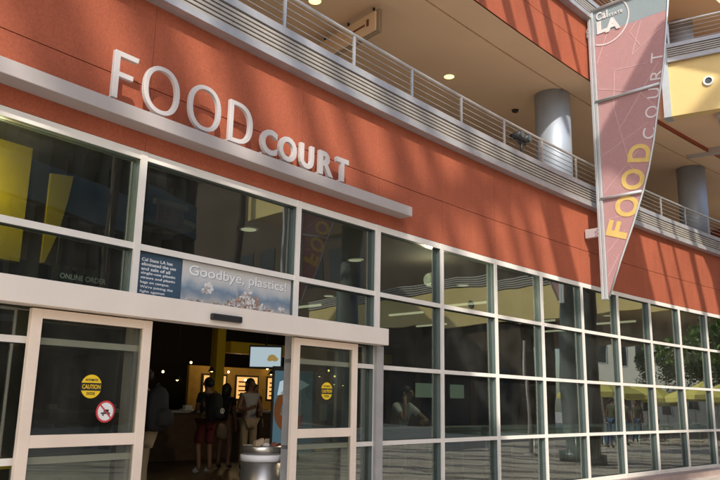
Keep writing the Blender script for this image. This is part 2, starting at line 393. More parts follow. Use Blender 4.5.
# room behind the glass
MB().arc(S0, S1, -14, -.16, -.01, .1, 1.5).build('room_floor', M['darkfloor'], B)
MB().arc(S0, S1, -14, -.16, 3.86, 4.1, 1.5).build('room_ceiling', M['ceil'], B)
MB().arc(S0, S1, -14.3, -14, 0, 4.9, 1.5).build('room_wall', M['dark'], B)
MB().flat(S0-.3, S0, -14, .24, 0, 13).build('side_wall', M['red'], B)
MB().flat(S1, S1+.3, -14, .24, 0, 13).build('side_wall', M['red'], B)
for s, o in ((-1.6, -2.55), ):
    d = MB().lathe(pt(s, o, 0), [(.42, 3.80), (.45, 3.855)], 40).build('ceiling_disc', M['tanwall'], B)
for s, o in ((-.7, -1.8), (1.9, -2.1), (4.7, -5.6), (1.0, -5.5), (5.2, -2.2), (8.4, -2.4), (11.6, -2.4), (-4.9, -4.2)):
    d = MB().lathe(pt(s, o, 0), [(.14, 3.845), (.15, 3.858)], 24).build('ceiling_lamp', M['alu'], B)
    MB().lathe(pt(s, o, 0), [(.11, 3.838), (.11, 3.8445)], 24).build('lens', M['lampin'], d)
for s, o in ((8.0, -6.9), (10.5, -8.3), (5.5, -8.0), (7.4, -4.4), (11.5, -5.2), (14.0, -6.5), (13.0, -3.6)):
    d = MB().obox(pt(s, o, 3.80), norm(s)*1.2, tang(s)*.07, (0, 0, .05)).build('ceiling_strip_lamp', M['lampin'], B)
# yellow-green inner wall pieces seen through the upper left panes
for s0, s1, zb in ((-8.5, -4.28, 2.72), ):
    MB().flat(s0, s1, -1.12, -1.0, zb, 3.86).build('painted_wall_panel', M['lime'], B)
m = MB(); poly = [(0, 3.66), (.245, 3.69), (.215, 3.45), (.15, 3.10), (.085, 2.90), (.03, 2.75), (0, 2.75)]
m.prism(poly, pt(-4.065, -1.0, 0), tang(-4.06), (0, 0, 1), norm(-4.06)*-.1); m.build('painted_wall_panel', M['lime'], B)
MB().flat(-4.28, -4.068, -1.2, -1.03, .1, 3.86).build('interior_pillar', M['dark'], B)

# ------------------------------------------------------------------ railings
def railing(name, label, loc, base, n, step, s0, z, mk_pt, group=None, cables=5, h=.52, bar_to=None):
    t = thing(name, loc, label, 'railing', group)
    s_end = s0+step*(n-1)
    for k in range(n):
        p = mk_pt(s0+k*step)
        q = p+Vector((0, 0, h)); d = (mk_pt(s0+k*step+.1)-p).normalized()
        MB().obox(p-d*.022-Vector((0,0,.02))-d.cross(Vector((0,0,1)))*.012, d*.044, d.cross(Vector((0,0,1)))*.024, (0,0,h+.02)).build('post', M['rail'], t)
    ss = [s0+(s_end-s0)*i/(4*n) for i in range(4*n+1)]
    MB().tube([mk_pt(q)+Vector((0,0,h)) for q in ss], .024, 10).build('handrail', M['rail'], t)
    for c in range(cables):
        zz = h*(c+.6)/(cables+.35)
        MB().tube([mk_pt(q)+Vector((0,0,zz)) for q in ss], .0075, 6).build('cable', M['cable'], t)
    return t
railing('balcony_railing', 'steel cable railing along the balcony directly above the red sign wall', pt(4, .05, 5.8), 0, 22, 1.31, -8.47, 5.79, lambda q: pt(q, .03, 5.79))
railing('balcony_railing', 'upper storey steel cable railing high above the banner, on the louvred edge', pt(4, .3, 9.75), 0, 22, 1.31, -8.2, 9.745, lambda q: pt(q, .28, 9.745))

# ------------------------------------------------------------------ footbridge
BA = Vector((7.115, 16.05, 0)); BD = Vector((.855, -.519, 0)).normalized(); BN = Vector((BD.y, -BD.x, 0))   # BN faces left, to the camera
if BN.dot(-BA) < 0: BN = -BN
FB = thing('footbridge', BA+Vector((0,0,8)), 'yellow walled footbridge with louvred rail band at the upper right, beside the banner', 'footbridge')
LB = 13.5; WB = 3.2
def bp(u, n, z): return BA+BD*u+BN*n+Vector((0,0,z))
def bridgebar(m, a, b, c, d, mi): m.obox(bp(0, a-.06, c), BD*LB, BN*(b-a), (0,0,d-c), mi)
MB().obox(bp(0, -.25, 8.02), BD*LB, BN*.25, (0,0,1.30)).build('wall', M['yellow'], FB)
MB().obox(bp(-.16, -.30, 8.0), BD*.16, BN*.34, (0,0,1.78)).build('end_trim', M['bluegrey'], FB)
louvre(FB, bridgebar, 9.322)
MB().obox(bp(-.4, -WB, 8.10), BD*(LB+.4), BN*(WB-.25), (0,0,.9)).build('deck', M['soffit'], FB)
m = MB(); m.obox(bp(.9, -.9, 7.93), BD*.12, BN*.6, (0,0,.165)); m.obox(bp(-.1, -WB, 7.96), BD*LB, BN*.22, (0,0,.135)); m.build('beam', M['concrete'], FB)
MB().obox(bp(0, -WB-.01, 8.98), BD*LB, BN*.2, (0,0,.7)).build('wall', M['yellow'], FB)
for u in (.82, 4.4, 8.0, 11.6):
    m = MB(); c = bp(u, .0, 8.71)
    # porthole light: ring and lens
    for r0, r1, th in ((.075, .112, .04),):
        n = 28; pin = [(r0*math.cos(2*math.pi*i/n), r0*math.sin(2*math.pi*i/n)) for i in range(n)]; pout = [(r1*math.cos(2*math.pi*i/n), r1*math.sin(2*math.pi*i/n)) for i in range(n)]
        ring_letter(m, pout, pin, c, BD, (0,0,1), th if BD.cross(Vector((0,0,1))).dot(BN) > 0 else -th)
    w = m.build('wall_light', M['white'], FB)
    MB().prism(pin, c, BD, (0,0,1), BN*.02).build('lens', M['teal'], w)
railing('bridge_railing', 'steel cable railing on top of the yellow footbridge', bp(0, 0, 9.78), 0, 11, 1.3, .05, 9.78, lambda q: bp(q, .0, 9.777), h=.55)
for u in (2.8, 10.6):
    c = bp(u, -1.9, 0)
    MB().lathe(c, [(.55, 0), (.55, .25), (.40, .26), (.40, 8.1)], 40).build('support_column', M['darksteel'], FB)

# ------------------------------------------------------------------ banner
def banner(name, label, p0, d, zoff, brackets, parent_group=None):
    d = Vector(d).normalized(); face = Vector((-d.y, d.x, 0))            # face: side with the print
    if face.dot(Vector((0,0,0))-Vector(p0)) < 0: face = -face
    t = thing(name, Vector(p0)+Vector((0,0,3.5+zoff)), label, 'banner')
    def q(u, z, n=0): return Vector(p0)+d*u+face*n+Vector((0,0,z+zoff))
    edge = [(.05,3.52),(.31,4.18),(.59,4.82),(.84,5.46),(.97,5.86),(1.10,6.38),(1.21,6.95),(1.32,7.5),(1.40,7.9),(1.48,8.49),(1.55,9.0),(1.60,9.45)]
    # fabric in two colours
    lo = [e for e in edge if e[1] < 8.9]+[(1.535, 8.9)]
    m = MB(); m.prism([(.04,8.9),(.04,3.52)]+lo[1:], q(0,0,-.003), d, (0,0,1), face*.006); sail = m.build('sail', M['sail'], t)
    m = MB(); m.prism([(.04,9.45),(.04,8.902),(1.535,8.902),(1.55,9.0),(1.60,9.45)], q(0,0,-.003), d, (0,0,1), face*.006); m.build('sail_top', M['sailtop'], t)
    m = MB(); W = .016
    segs = [((.06,8.28),(.34,8.93)),((.98,8.35),(.78,8.72)),((.78,8.72),(.95,8.9)),((.80,8.22),(1.02,8.87)),((.80,8.22),(1.46,8.62)),((.42,8.02),(.36,7.25)),((.42,8.02),(1.1,7.95)),((.36,7.25),(.62,6.0)),
            ((.06,7.72),(.9,7.42)),((.42,6.72),(1.30,7.9)),((.9,7.42),(1.20,7.02)),((.06,6.3),(1.02,6.75)),((.06,5.55),(.80,6.25)),((.62,6.0),(.75,5.75)),((.06,4.35),(.45,4.75)),((.10,5.0),(.55,5.05)),((.06,3.9),(.3,4.3))]
    for a, b in segs:
        A = q(*a, .004); Bv = q(*b, .004); v = (Bv-A); w = v.normalized().cross(face)*W/2
        m.obox(A-w, v, w*2, face*.003)
    m.build('line_pattern', M['sailline'], t)
    ex = d if d.cross(Vector((0,0,1))).dot(face) > 0 else -d              # text runs so that it reads from the printed side
    # tall lettering, reading bottom to top
    up = -d if Vector((0,0,1)).cross(-d).dot(face) > 0 else d
    for ch, u, z, h, w, ang, mat, bold in (('F',.30,4.78,.43,.31,19,'sailyel',.035),('O',.51,5.20,.48,.41,18,'sailyel',.03),('O',.66,5.70,.47,.41,14,'sailyel',.03),('D',.82,6.19,.45,.36,11,'sailyel',.03),
        ('C',1.03,6.53,.24,.22,11,'sailwhite',0),('O',1.11,6.94,.25,.235,10,'sailwhite',0),('U',1.175,7.30,.23,.2,10,'sailwhite',0),('R',1.25,7.65,.23,.2,9,'sailwhite',0),('T',1.285,8.0,.23,.2,8,'sailwhite',0)):
        a = R(ang); run = (Vector((0,0,1))*math.cos(a)+d*math.sin(a)); upv = run.cross(face)*-1
        if upv.dot(-d) < 0: upv = -upv
        if run.cross(upv).dot(face) < 0: run_, upv_ = run, -upv
        else: run_, upv_ = run, upv
        m = MB(); text_fit(m, ch, q(u,z,.0072)-run_*w/2-upv_*h/2, run_, upv_, w, h, .004, bold)
        m.build('letter', M[mat], t)
    m = MB(); n = 40; c = (.29, 9.13)
    pts = [(c[0]+.50*math.cos(2*math.pi*i/n), c[1]+.50*math.sin(2*math.pi*i/n)) for i in range(n+1)]
    for a, b in zip(pts[:-1], pts[1:]):
        if min(a[0], b[0]) < .04 or max(a[1], b[1]) > 9.44: continue
        A = q(*a, .010); Bv = q(*b, .010); v = Bv-A; w = v.normalized().cross(face)*.013; m.obox(A-w, v*1.02, w*2, face*.003)
    logo = m.build('emblem_ring', M['sailwhite'], t)
    if ex.dot(d) > 0:
        for txt, u, z, w, h, bold in (('Cal',.10,9.20,.25,.17,.02),('STATE',.37,9.195,.30,.06,.02)):
            m = MB(); text_fit(m, txt, q(u,z,.0145), d, (0,0,1), w, h, .004, bold, spacing=1.05); m.build('letter', M['sailwhite'], t)
        m = MB(); text_fit(m, 'L', q(.10,8.90,.0145), d, (0,0,1), .24, .27, .004, .06); m.build('letter', M['sailwhite'], t)
        m = MB(); text_fit(m, 'A', q(.28,8.87,.0185), d, (0,0,1), .33, .28, .004, .05); m.build('letter', M['sailwhite'], t)
    m = MB(); m.obox(q(-.085, 3.46, -.05), d*.055, face*.1, (0,0,6.0)); m.obox(q(-.022, 3.46, -.035), d*.055, face*.07, (0,0,6.0)); m.build('pole', M['pole'], t, .006)
    m = MB(); m.tube([q(u+.012, z) for u, z in edge], .020, 10); m.build('edge_tube', M['pole'], t)
    for z, u in ((7.45, 1.31), (5.43, .83), (9.45, 1.60)):
        MB().tube([q(.0, z, .028), q(u, z, .028)], .030, 12).build('crossbar', M['pole'], t)
    for z, o in brackets:
        m = MB(); L = o
        m.obox(q(-.09-L, z-.09, -.035), d*(L+.02), face*.07, (0,0,.18)); br = m.build('bracket', M['pole'], t, .01)
        m = MB()
        for k in range(3): m.obox(q(-.085, z-.10+k*.075, .07), d*.03, face*.02, (0,0,.03))
        m.build('bolt', M['galv'], br)
    return t
ps = pt(6.21, .4, 0)
nd = Vector((math.cos(R(-46)), math.sin(R(-46)), 0))
banner('sail_banner', 'tall burgundy and slate sail banner lettered FOOD COURT, on brackets off the red wall', ps, nd, 0, ((4.78, .28), (8.98, .04)))
t2 = banner('sail_banner', 'second burgundy sail banner, seen only as a reflection in the window above the doors', (10.6, 9.7, 0), Vector((.35, .94, 0)), .55, ())
MB().tube([(10.6, 9.7, 0), (10.6, 9.7, 4.2)], .07, 12).build('post', M['pole'], t2)

# ------------------------------------------------------------------ sign shelf and letters
SG = thing('food_court_sign', pt(-4, .1, 4.1), 'pale metal shelf with raised white FOOD COURT letters standing on it', 'sign')
MB().arc(-9, .47, .001, .22, 3.975, 4.11).build('shelf', M['shelf'], SG, .006)
LO = .13; LZ = 4.125
def letter_frame(s): return pt(s, LO, 0), tang(s)
def mark(sl, z, build):
    m = MB(); o = pt(sl, LO, z); build(m, o, tang(sl+.2)); o2 = m.build('letter', M['letter'], SG, .004); return o2
dpt = .045
def LF(m, o, ax):
    m.prism([(0,0),(.058,0),(.058,.215),(.21,.215),(.21,.265),(.058,.265),(.058,.413),(.25,.413),(.26,.465),(0,.465)], o, ax, (0,0,1), Vector(ax).cross(Vector((0,0,1)))*dpt)
def LOo(w, h, th):
    def f(m, o, ax):
        n = 36; C = (w/2, h/2)
        pw = 2.25
        def se(a, b, t):
            c, s_ = math.cos(t), math.sin(t)
            return (C[0]+a*math.copysign(abs(c)**(2/pw), c), C[1]+b*math.copysign(abs(s_)**(2/pw), s_))
        ring_letter(m, [se(w/2, h/2, 2*math.pi*i/n) for i in range(n)], [se(w/2-th, h/2-th*.9, 2*math.pi*i/n) for i in range(n)], o, ax, (0,0,1), dpt)
    return f
def LD(m, o, ax):
    w, h, th = .335, .465, .054; n = 20; out = []; inn = []
    for i in range(n+1):
        t = -math.pi/2+math.pi*i/n; c, s_ = math.cos(t), math.sin(t)
        out.append((w*.30+w*.70*c**.85 if c > 0 else w*.30, h/2+h/2*math.copysign(abs(s_)**.85, s_)))
        inn.append((w*.30+(w*.70-th)*c**.85 if c > 0 else w*.30, h/2+(h/2-th*.9)*math.copysign(abs(s_)**.85, s_)))
    out = [(0, 0)]+out+[(0, h)]; inn = [(th, th*.9)]+inn+[(th, h-th*.9)]
    ring_letter(m, out, inn, o, ax, (0,0,1), dpt)
for s, z, f in ((-4.215,0,LF),(-3.88,0,LOo(.42,.49,.049)),(-3.34,0,LOo(.42,.49,.049)),(-2.80,0,LD)): mark(s, LZ+.02, f)
for ch, s, w in (('C',-2.33,.25),('O',-2.05,.29),('U',-1.70,.235),('R',-1.37,.25),('T',-1.055,.225)):
    mark(s, LZ+.02, lambda m, o, ax, ch=ch, w=w: text_fit(m, ch, o, ax, (0,0,1), w, .30, dpt, .035))
m = MB()
for s in (-4.18,-3.73,-3.61,-3.19,-3.07,-2.77,-2.6,-2.27,-2.15,-1.96,-1.84,-1.62,-1.55,-1.35,-1.15,-.95): m.flat(s-.012, s+.012, LO-.045, LO-.01, 4.108, LZ+.05)
m.build('letter_foot', M['letter'], SG)

# ------------------------------------------------------------------ entrance
EN = thing('sliding_door_entrance', pt(-2.5, .05, .1), 'automatic glass sliding door entrance standing open below the poster, pale header above', 'entrance')
hd = MB().arc(-9, .0, .008, .20, 2.185, 2.395).build('header', M['header'], EN, .006)
MB().flat(-2.93, -2.53, .202, .245, 2.235, 2.30).build('motion_sensor', M['black'], EN, .012)
MB().flat(.0-.055, .0+.085, .008, .05, .10, 2.18).build('post', M['galv'], EN)
def leaf(s0, s1):
    o0, o1 = .025, .075
    m = MB(); st = .095
    m.flat(s0, s0+st, o0, o1, .12, 2.172); m.flat(s1-st, s1, o0, o1, .12, 2.172)
    m.flat(s0+st, s1-st, o0, o1-.001, 2.095, 2.172); m.flat(s0+st, s1-st, o0, o1-.001, 1.065, 1.165); m.flat(s0+st, s1-st, o0, o1-.001, .12, .30)
    d = m.build('door', M['doorframe'], EN, .003)
    MB().flat(s0+st+.002, s1-st-.002, .046, .054, 1.167, 2.093).build('pane', M['doorglass'], d)
    MB().flat(s0+st+.002, s1-st-.002, .046, .054, .302, 1.063).build('pane', M['doorglass'], d)
    return d
def disc(mb, s, out, z, rx, rz, th=.002, mi=0, n=28):
    mb.prism([(rx*math.cos(2*math.pi*i/n), rz*math.sin(2*math.pi*i/n)) for i in range(n)], pt(s, out, z), tang(s), (0,0,1), norm(s)*th, mi)
def sticker_auto(s, z, r, par):
    m = MB(); disc(m, s, .0565, z, r, r, mi=0)
    m.obox(pt(s, .0588, z-.036)-tang(s)*r*1.02, tang(s)*r*2.04, norm(s)*.0008, (0,0,.066), 1)
    text_fit(m, 'CAUTION', pt(s, .0600, z-.021)-tang(s)*r*.88, tang(s), (0,0,1), r*1.76, .037, .0008, .02, 0)
    text_fit(m, 'AUTOMATIC', pt(s, .0600, z+.045)-tang(s)*r*.62, tang(s), (0,0,1), r*1.24, .020, .0008, .02, 1)
    text_fit(m, 'DOOR', pt(s, .0600, z-.072)-tang(s)*r*.40, tang(s), (0,0,1), r*.8, .024, .0008, .02, 1)
    return m.build('caution_sticker', [M['stickyel'], M['black']], par)
d1 = leaf(-4.68, -3.50); d2 = leaf(-1.58, -.46)
tag(sticker_auto(-4.07, 1.56, .10, d1), 'round yellow caution sticker on left door'); tag(sticker_auto(-1.0, 1.59, .10, d2), 'round yellow caution sticker on right door')
m = MB(); s = -3.91; z = 1.35; disc(m, s, .0565, z, .093, .093, mi=0); disc(m, s, .0588, z, .076, .076, .001, 1)
m.obox(pt(s, .0602, z-.02)-tang(s)*.045, tang(s)*.09, norm(s)*.001, (0,0,.012), 2)
for k in (-.03, .03): m.obox(pt(s+k, .0602, z-.036), tang(s)*.014, norm(s)*.001, (0,0,.014), 2)
m.obox(pt(s, .0602, z-.005)-tang(s)*.02, tang(s)*.05, norm(s)*.001, (0,0,.022), 2)
a = tang(s)*.707+Vector((0,0,-.707)); b = tang(s)*.707+Vector((0,0,.707))
m.obox(pt(s, .0616, z)-a*.078-b*.006, a*.156, norm(s)*.001, b*.012, 0)
m.build('no_skating_sticker', [M['stickred'], M['white'], M['black']], d1)
def strip_text(s0, s1, z, txt, par, name='warning_strip', out=-.0735):
    m = MB(); m.flat(s0, s1, out, out+.001, z, z+.05, 0)
    text_fit(m, txt, pt(s0+.03, out+.0018, z+.012), tang(s0), (0,0,1), (s1-s0)-.06, .026, .0006, .02, 1); return m.build(name, [M['stickyel'], M['black']], par)
strip_text(-5.3, -4.60, .905, 'AUTOMATIC DOOR STAND CLEAR', EN)
strip_text(-1.02, -.62, .905, 'STAND CLEAR', EN)
m = MB()
for k in range(3): m.flat(-1.06+k*.13, -.95+k*.13, -.10, -.094, 1.25, 1.44, k % 2)
m.build('notice_sheet', [M['blue'], M['white']], EN)

# ------------------------------------------------------------------ poster over the doors
PO = thing('window_poster', pt(-2.6, -.06, 2.4), 'wide poster reading Goodbye, plastics! with a navy text panel, in the pane over the doors', 'poster')
ZP0, ZP1 = 2.405, 2.835
PA = pt(-3.645, -.050, 0); PX = pt(-1.55, -.050, 0)-PA; PL = PX.length; PX.normalize(); PN = Vector((PX.y, -PX.x, 0))
if PN.dot(-PA) < 0: PN = -PN
def pp(u, z, n=0): return PA+PX*u+PN*n+Vector((0,0,z))
MB().obox(pp(0, ZP0, -.005), PX*.533, PN*.005, (0,0,ZP1-ZP0)).build('text_panel', M['blue'], PO)
MB().obox(pp(.535, ZP0, -.005), PX*(PL-.535), PN*.005, (0,0,ZP1-ZP0)).build('picture_panel', picture('plastic_beach_print', 0, .43, [(0,(.34,.33,.32)),(.12,(.46,.45,.44)),(.24,(.27,.31,.35)),(.36,(.17,.24,.32)),(.46,(.28,.34,.40)),(.54,(.42,.45,.47)),(.64,(.52,.52,.51)),(1,(.60,.59,.57))], 8, .36), PO)
lines = ['Cal State LA has', 'eliminated the use', 'and sale of all', 'single-use plastic', 'straws and plastic', 'bags on campus.', "We're joining the", 'fight against']
m = MB()
for i, l in enumerate(lines):
    text_fit(m, l, pp(.055, ZP1-.085-i*.044, .0006), PX, (0,0,1), .38*len(l)/17, .031, .001, .012)
m.build('lettering', M['white'], PO)
m = MB(); text_fit(m, 'Goodbye, plastics!', pp(.62, ZP1-.172, .0022), PX, (0,0,1), PL-.70, .135, .001, .004, 0); m.build('lettering', M['white'], PO); m = MB()
text_fit(m, 'Goodbye, plastics!', pp(.63, ZP1-.179, .0010), PX, (0,0,1), PL-.70, .135, .0008, .012, 0)
m.build('lettering_shadow', M['greyprint'], PO)
m = MB(); rnd = random.Random(3)
def scrap(u, z, l, w, a, mi, n):
    ax = PX*math.cos(a)+Vector((0,0,math.sin(a))); ay = PX*-math.sin(a)+Vector((0,0,math.cos(a)))
    k = [(0,0),(l*.5,-w*.2),(l,w*.1),(l*.95,w*.8),(l*.45,w),(l*.05,w*.7)]
    m.prism(k, pp(u, z, n), ax, ay, PN*.0001, mi)
for k in range(190):                                                   # printed heap of bottles and cups
    t = rnd.gauss(0, .5); hh = max(0.05, 1-t*t)
    z = ZP0+.025+rnd.random()*.17*hh
    if abs(t) < 1.25: scrap(1.42+t*.25, z, .02+rnd.random()*.05, .010+rnd.random()*.018, rnd.random()*6.28, rnd.choice((0,0,1,2,3)), .0004+k*.000003)
for k in range(60): scrap(.56+rnd.random()*1.4, ZP0+.01+rnd.random()*.05, .02+rnd.random()*.05, .006+rnd.random()*.012, rnd.gauss(0,.3), rnd.choice((1,2,2,0)), .0002)
for (u, z, w, h) in ((.78, ZP0+.12, .17, .13), (1.90, ZP0+.05, .10, .07)):
    for k in range(14): scrap(u+rnd.random()*w*.8, z+rnd.random()*h*.7, w*.25, h*.25, rnd.gauss(0,.5), rnd.choice((0,0,2)), .0003+k*.000004)
m.build('printed_litter', [pbr('print_white', (.70,.68,.65), .6), pbr('print_brown', (.26,.18,.14), .6), pbr('print_beige', (.48,.40,.34), .6), pbr('print_rust', (.36,.22,.15), .6)], PO)

# ------------------------------------------------------------------ balcony extras
hs = thing('hanging_sign_box', pt(1.3, -1.9, 7.9), 'tan flat sign box hanging under the balcony ceiling near the top edge', 'sign box')
c0 = pt(1.22, -1.05, 0); c1 = pt(1.50, -2.75, 0); ax = (c1-c0); an = Vector((ax.y, -ax.x, 0)).normalized()
if an.dot(-c0) < 0: an = -an
up = Vector((0,0,1))
m = MB(); m.obox(c0+up*7.50, ax, an*-.07, up*.42); m.build('backing', M['tanwall'], hs, .01)
m = MB()
m.obox(c0+up*7.53+ax*.03+an*.003, ax*.94, an*.045, up*.35); f = m.build('face', M['soffit'], hs, .01)
m = MB()
for k in range(4):
    for j in range(2): m.obox(c0+up*(7.56+j*.15)+ax*(.50+k*.115)+an*.05, ax*.10, an*.006, up*.13)
m.build('raised_panel', M['soffit'], f)
m = MB()
m.obox(c0+up*7.66+ax*.12+an*.05, ax*.03, an*.012, up*.12); m.obox(c0+up*7.69+ax*.18+an*.05, ax*.20, an*.008, up*.03); m.build('lettering', M['groove'], f)
for u in (.1, .5, .9): MB().tube([c0+ax*u+up*7.9-an*.03, c0+ax*u+up*7.998-an*.03], .02, 8).build('hanger', M['black'], hs)
fl = thing('floodlight', pt(3.75, .1, 5.95), 'small dark twin-lens floodlight clamped to the balcony railing', 'floodlight')
for k in (-.16, .10):
    p = pt(3.80+k, .10, 6.10)
    m = MB(); m.tube([p-norm(3.8)*.13, p-norm(3.8)*.05, p+norm(3.8)*.10], [.05, .068, .072], 16); b = m.build('lamp_housing', M['black'], fl)
    MB().tube([p+norm(3.8)*.101, p+norm(3.8)*.108], .06, 16).build('lens', M['teal'], b)
m = MB(); m.tube([pt(3.62, .10, 6.0), pt(3.92, .10, 6.0)], .02, 8); m.tube([pt(3.77, .1, 5.79), pt(3.77, .10, 6.02)], .025, 8); m.build('clamp', M['black'], fl)

# ------------------------------------------------------------------ people
def skin_mesh(name, verts, edges, radii, mat, parent, sub=2, smooth=True):
    me = bpy.data.meshes.new(name); me.from_pydata(verts, edges, []); ob = bpy.data.objects.new(name, me); col.objects.link(ob)
    md = ob.modifiers.new('s', 'SKIN'); md.use_smooth_shade = True
    for i, v in enumerate(me.skin_vertices[0].data):
        r = radii[i]; v.radius = r if isinstance(r, tuple) else (r, r); v.use_root = (i == 0)
    ob.modifiers.new('u', 'SUBSURF').levels = sub; ob.modifiers['u'].render_levels = sub
    dg = bpy.context.evaluated_depsgraph_get(); m2 = bpy.data.meshes.new_from_object(ob.evaluated_get(dg))
    ob.modifiers.clear(); old = ob.data; ob.data = m2; bpy.data.meshes.remove(old); m2.name = name
    m2.materials.clear(); m2.materials.append(mat)
    for p in m2.polygons: p.use_smooth = True; p.material_index = 0
    ob.parent = parent; ORG[ob.name] = Vector(); return ob
STAND = dict(pel=(0,0,.95), spi=(0,.01,1.14), che=(0,.0,1.34), nec=(0,.0,1.48), hd0=(0,.015,1.555), hd1=(0,.02,1.635), hd2=(0,.015,1.70), nos=(0,.128,1.62),
    shL=(-.17,0,1.41), elL=(-.225,-.03,1.13), wrL=(-.22,.06,.90), paL=(-.215,.085,.82), shR=(.17,0,1.41), elR=(.225,-.03,1.13), wrR=(.22,.06,.90), paR=(.215,.085,.82),
    hiL=(-.095,0,.90), knL=(-.10,.02,.50), anL=(-.11,-.02,.09), toL=(-.13,.13,.035), hiR=(.095,0,.90), knR=(.10,.02,.50), anR=(.11,-.02,.09), toR=(.13,.13,.035))
def person(label, loc, face, scale, skin, top, bottom, top_len=True, sleeves=.55, legs=.5, skirt=False, hair_len=.0, pose=None, fdir=None, group=None, shoes='c_black', features=True):
    t = thing('person', (0,0,0), label, 'person', group)
    J = dict(STAND); J.update(pose or {}); V = {k: Vector(v) for k, v in J.items()}
    names = ['pel','spi','che','nec','hd0','hd1','hd2','nos','shL','elL','wrL','paL','shR','elR','wrR','paR','hiL','knL','anL','toL','hiR','knR','anR','toR']
    rad = dict(pel=(.145,.115), spi=(.13,.105), che=(.155,.115), nec=.054, hd0=.066, hd1=(.079,.097), hd2=(.06,.075), nos=.016, sh=.060, el=.043, wr=.029, pa=(.032,.02), hi=.085, kn=.060, an=.040, to=.034)
    ed = [('pel','spi'),('spi','che'),('che','nec'),('nec','hd0'),('hd0','hd1'),('hd1','hd2'),('hd1','nos')]
    for q in 'LR': ed += [('che','sh'+q),('sh'+q,'el'+q),('el'+q,'wr'+q),('wr'+q,'pa'+q),('pel','hi'+q),('hi'+q,'kn'+q),('kn'+q,'an'+q),('an'+q,'to'+q)]
    vs = [tuple(V[n]) for n in names]; ra = [rad.get(n, rad.get(n[:2])) for n in names]; es = [(names.index(a), names.index(b)) for a, b in ed]
    for q in 'LR':                                                     # five fingers on each hand
        pa = V['pa'+q]; dr = (pa-V['wr'+q]).normalized(); sd = dr.cross(Vector((0,1,0)) if abs(dr.y) < .8 else Vector((0,0,1))).normalized(); cu = dr.cross(sd)
        pi = names.index('pa'+q)
        sd2 = Vector((0,1,0)) if abs(dr.z) > .7 else sd
        for k, (off, ln) in enumerate(((-.026,.062),(-.009,.075),(.009,.07),(.026,.055),(-.045,.03))):
            b = pa+sd2*off+dr*(.02 if k < 4 else -.03); e = b+dr*ln+cu*.012
            n0 = len(vs); vs += [tuple(b), tuple(e)]; ra += [.0105, .0085]; es += [(pi, n0), (n0, n0+1)]
    skin_mesh('body', vs, es, ra, M[skin], t)
    def part(nm, keys, edges, rr, mat, cuts={}):
        W = {k: V[k].copy() for k in keys}
        for k, (a, b, f) in cuts.items(): W[k] = V[a].lerp(V[b], f)
        ks = list(W); skin_mesh(nm, [tuple(W[k]) for k in ks], [(ks.index(a), ks.index(b)) for a, b in edges], [rr[k] for k in ks], M[mat], t)
    part('shirt', ['spi','che','shL','shR'], [('spi','che'),('che','cn'),('che','shL'),('che','shR'),('shL','eL'),('shR','eR'),('spi','pp')],
        dict(spi=(.150,.122), che=(.172,.132), cn=.07, shL=.073, shR=.073, eL=.058, eR=.058, pp=(.165,.13)), top, dict(cn=('che','nec',.72), eL=('shL','elL',sleeves), eR=('shR','elR',sleeves), pp=('spi','pel',1.0)))
    if skirt:
        part('skirt', ['pel'], [('pel','a'),('a','b')], dict(pel=(.165,.13), a=(.19,.16), b=(.21,.18)), bottom, dict(a=('pel','knL',.35), b=('pel','knL',.85)))
        o = t.children[-1]
    else:
        part('trousers', ['pel','hiL','hiR'], [('pel','hiL'),('pel','hiR'),('hiL','kL'),('hiR','kR')], dict(pel=(.15,.122), hiL=.098, hiR=.098, kL=.086, kR=.088), bottom, dict(kL=('hiL','knL',min(1,legs*2)), kR=('hiR','knR',min(1,legs*2)))) if legs <= .5 else \
        part('trousers', ['pel','hiL','hiR','knL','knR'], [('pel','hiL'),('pel','hiR'),('hiL','knL'),('hiR','knR'),('knL','kL'),('knR','kR')], dict(pel=(.15,.122), hiL=.098, hiR=.098, knL=.076, knR=.078, kL=.062, kR=.062), bottom, dict(kL=('knL','anL',.95), kR=('knR','anR',.95)))
    for q in 'LR':
        part('shoe', ['an'+q, 'to'+q], [('an'+q,'to'+q)], {'an'+q: .05, 'to'+q: .043}, shoes)
    h1 = V['hd1']; fv = (V['nos']-h1); fv.z = 0; fv.normalize()
    m = MB(); nn = 18; prof = []
    for i in range(10):
        th = math.pi*.5*i/9; prof.append((.094*math.cos(th), .107*math.sin(th)))
    cc = h1+Vector((0,0,.012))-fv*.022
    m.lathe(cc, prof[:1]+prof[1:-1]+[(0.001, .107)], nn)
    m.tube([cc-fv*.035+Vector((0,0,.03)), cc-fv*.05+Vector((0,0,-.05)), cc-fv*.045+Vector((0,0,-.08-hair_len))], [.085, .075, .05 if hair_len else .03], 14)
    if hair_len: m.tube([cc+Vector((0,0,.05)), cc+fv.cross(Vector((0,0,1)))*.07+Vector((0,0,-.06)), cc+fv.cross(Vector((0,0,1)))*.075-fv*.02+Vector((0,0,-.10-hair_len))], [.05,.04,.025], 10); m.tube([cc+Vector((0,0,.05)), cc-fv.cross(Vector((0,0,1)))*.07+Vector((0,0,-.06)), cc-fv.cross(Vector((0,0,1)))*.075-fv*.02+Vector((0,0,-.10-hair_len))], [.05,.04,.025], 10)
    m.build('hair', M['hair'], t)
